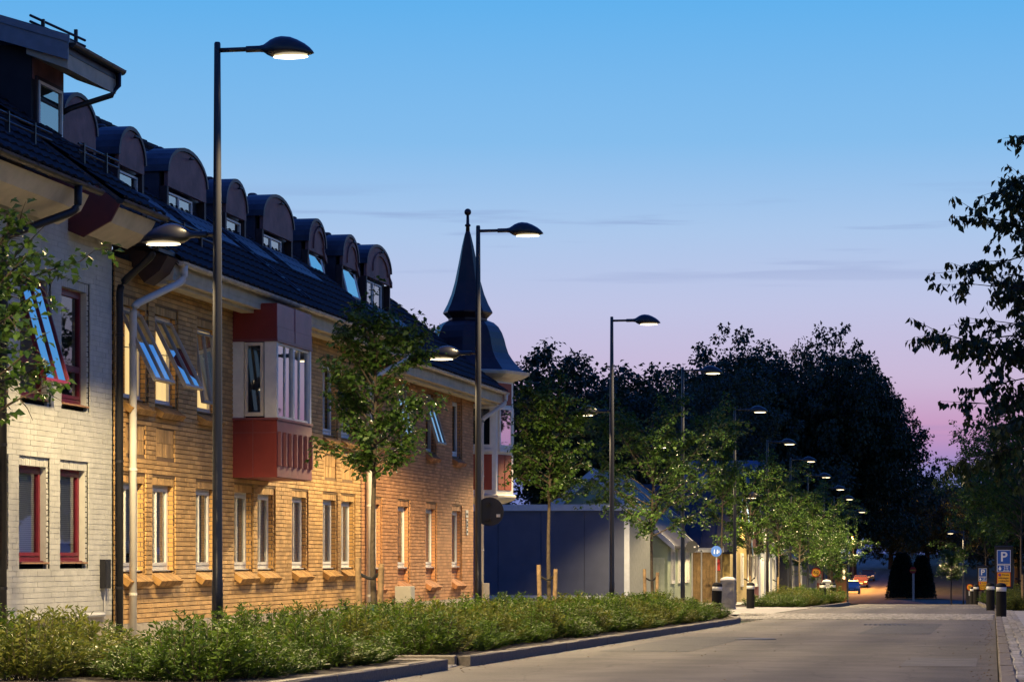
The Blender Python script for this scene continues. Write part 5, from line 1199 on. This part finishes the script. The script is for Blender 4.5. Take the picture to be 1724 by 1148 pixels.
# ------------------------------------------------------------------ far end: cars, clipped cones, sodium lamp
def car(px, d, m, lb, rz=0.0):
    x, y = at(px, d); g = -2.97 if d < 292 else zr(y) + .02; t = thing('parked_car', lb, 'car', (0, 0, 0), 'cars parked at the far end')
    hw = .86; pr = [(-2.1, .28), (-2.12, .62), (-1.95, .78), (-1.0, .93), (-.35, 1.42), (1.0, 1.45), (1.75, 1.02), (2.05, .92), (2.1, .35), (2.0, .25)]
    b = MB(); n = len(pr)
    for sx, sc in ((-1, 1), (1, 1)):
        for (yy, zz) in pr: b.v.append((sx * (hw if zz < .95 else hw - (zz - .95) * .38), yy, zz))
    b.f.append(tuple(range(n))); b.f.append(tuple(range(n, 2 * n))[::-1])
    for i in range(n): j = (i + 1) % n; b.f.append((i, i + n, j + n, j))
    bo = b.build('body', m, t, bevel=.05); gm = mat('car_glass', (.02, .025, .03), .08, spec=.8)
    MB().quad((-.70, -.93, .975), (.70, -.93, .975), (.62, -.42, 1.37), (-.62, -.42, 1.37)).build('windscreen', gm, bo)
    for s in (-1, 1):
        MB().quad((s * .862, -.75, .97), (s * .862, 1.3, .97), (s * .73, .95, 1.36), (s * .73, -.28, 1.36)).build('side_window', gm, bo)
        MB().prism([(s * .80, -2.13, .60), (s * .45, -2.14, .60), (s * .48, -2.12, .74), (s * .80, -2.04, .74)], (0, .08, 0)).build('headlight', mat('headlight', (.75, .75, .72), .2), bo)
        MB().box(s * .86, s * 1.0, -.72, -.62, .92, 1.04).build('mirror', m, bo)
        for yy in (-1.35, 1.3):
            w = MB(); w.tube([(s * .66, yy, .32), (s * .87, yy, .32)], .32, 20); w = w.build('wheel', mat('tyre', (.015, .015, .015), .8), t); q = MB(); q.tube([(s * .868, yy, .32), (s * .885, yy, .32)], .19, 14); q.build('rim', M_STEEL, w)
    MB().box(-.35, .35, -2.135, -2.12, .38, .50).build('grille', M_BLK, bo); MB().box(-.26, .26, -2.15, -2.137, .42, .53).build('number_plate', M_SGNW, bo)
    t.location = (x, y, g); t.rotation_euler = (0, 0, rz)
car(1435, 288, mat('car_silver', (.30, .32, .35), .35), 'silver-blue parked car, first of the row at the far end', .03)
car(1449, 305, mat('car_dark_red', (.09, .04, .04), .3, metal=.3), 'dark parked car behind the silver-blue one', .03)
car(1461, 322, mat('car_navy', (.03, .05, .09), .3, metal=.4), 'navy parked car, last of the row at the far end', .03)
def cone(px, d, w, h, lb):
    x, y = at(px, d); r = np.random.default_rng(int(px)); n = 9000; u = r.random(n) ** .75; a = r.uniform(0, 6.283, n); rr = w * (1 - .55 * u) * (1 - (u ** 6) * .6) + r.normal(0, .06, n)
    P = np.stack([np.cos(a) * rr, np.sin(a) * rr, u * h], 1); D = np.stack([np.cos(a), np.sin(a), r.uniform(-.6, .6, n)], 1); t = thing('clipped_cone', lb, 'clipped tree', (x, y, -3.05)); q = MB(); q.lathe([(w * .9, .05), (w * .62, h * .55), (w * .36, h * .93), (.05, h)], (x, y, -3.05), 14); q.build('trunk', mat('cone_core', (.006, .012, .006), .95), t)
    leaves('crown', P, D, r.normal(0, .6, P.shape) + np.array([0, 0, 1.]), .16 * r.uniform(.7, 1.3, n), .12, M_LEAFD, t)
cone(1519, 258, 1.55, 4.6, 'large clipped evergreen cone beside the far road'); cone(1552, 258, 1.35, 4.3, 'clipped evergreen cone behind the no entry sign')
x_, y_ = at(1436, 300); t = thing('sodium_lamp', 'orange glowing street lamp over the parked cars at the far end', 'street lamp', (x_, y_, -2.8)); q = MB(); q.tube([(x_, y_, -3), (x_, y_, 3.4)], [.09, .05], 8); q.build('pole', M_POLE, t)
q = MB(); q.lathe([(.02, -.16), (.13, -.12), (.15, 0), (.12, .1), (.03, .14)], (x_, y_, 3.55), 12); q.build('globe', mat('sodium_globe', (1, .6, .2), .4, emit=(1, .42, .06), es=30), t, True)
sl = bpy.data.lights.new('sodium_light', 'POINT'); sl.energy = 24000; sl.color = (1, .42, .07); sl.shadow_soft_size = .2; so_ = bpy.data.objects.new('sodium_light', sl); col.objects.link(so_); so_.parent = t; so_.location = (.0, -.1, 6.0)

# small things on the carriageway
t = thing('manhole_cover', 'round iron manhole cover in the carriageway', 'manhole cover', (-4.1, 45.0, zr(45)))
q = MB(); q.lathe([(.36, .0), (.36, .010), (.31, .012)], (-4.1, 45.0, zr(45)), 24); q.build('ring', mat('cast_iron', ()), t); q = MB(); q.lathe([(.305, .002), (.305, .014), (.02, .015)], (-4.1, 45.0, zr(45)), 24); q.build('lid', mat('cast_iron_lid', (.05, .045, .04), .5, metal=.5, var=.3, scale=30), t)
for i, (x0, x1, y0, y1, v) in enumerate(((-5.6, -4.3, 36.5, 47.0, .07), (-2.6, -1.2, 50.0, 63.0, .075), (-1.1, -.2, 31.0, 34.5, .13))):
    q = MB(); q.quad((x0, y0, zr(y0) + .004), (x1, y0, zr(y0) + .004), (x1, y1, zr(y1) + .004), (x0, y1, zr(y1) + .004)); struct('road_patch', q, mat('asphalt_patch_%d' % i, (v, v * .96, v * .9), .8, var=.25, scale=2, bump=.5, bscale=200))
lf = []; ld = []; r_ = np.random.default_rng(4)
for i in range(420):
    y = r_.uniform(25, 66); e = r_.random() < .75; x = (-6.0 + abs(r_.normal(0, .10))) if e and r_.random() < .6 else ((.0 - abs(r_.normal(0, .12))) if e else r_.uniform(-5.8, 0)); lf.append((x, y, zr(y) + .006)); ld.append(unit(np.array([r_.normal(), r_.normal(), .12])))
o = leaves('fallen_leaves', lf, np.array(ld), np.tile(np.array([[0, 0, 1.]]), (len(lf), 1)) + r_.normal(0, .2, (len(lf), 3)), .035 * r_.uniform(.5, 1.3, len(lf)), .02, mat('dry_leaf', (.16, .09, .03), .8, island=.5)); tag(o, 'scattered dry leaves and seeds lying along the kerbs', 'leaf litter', kind='stuff')
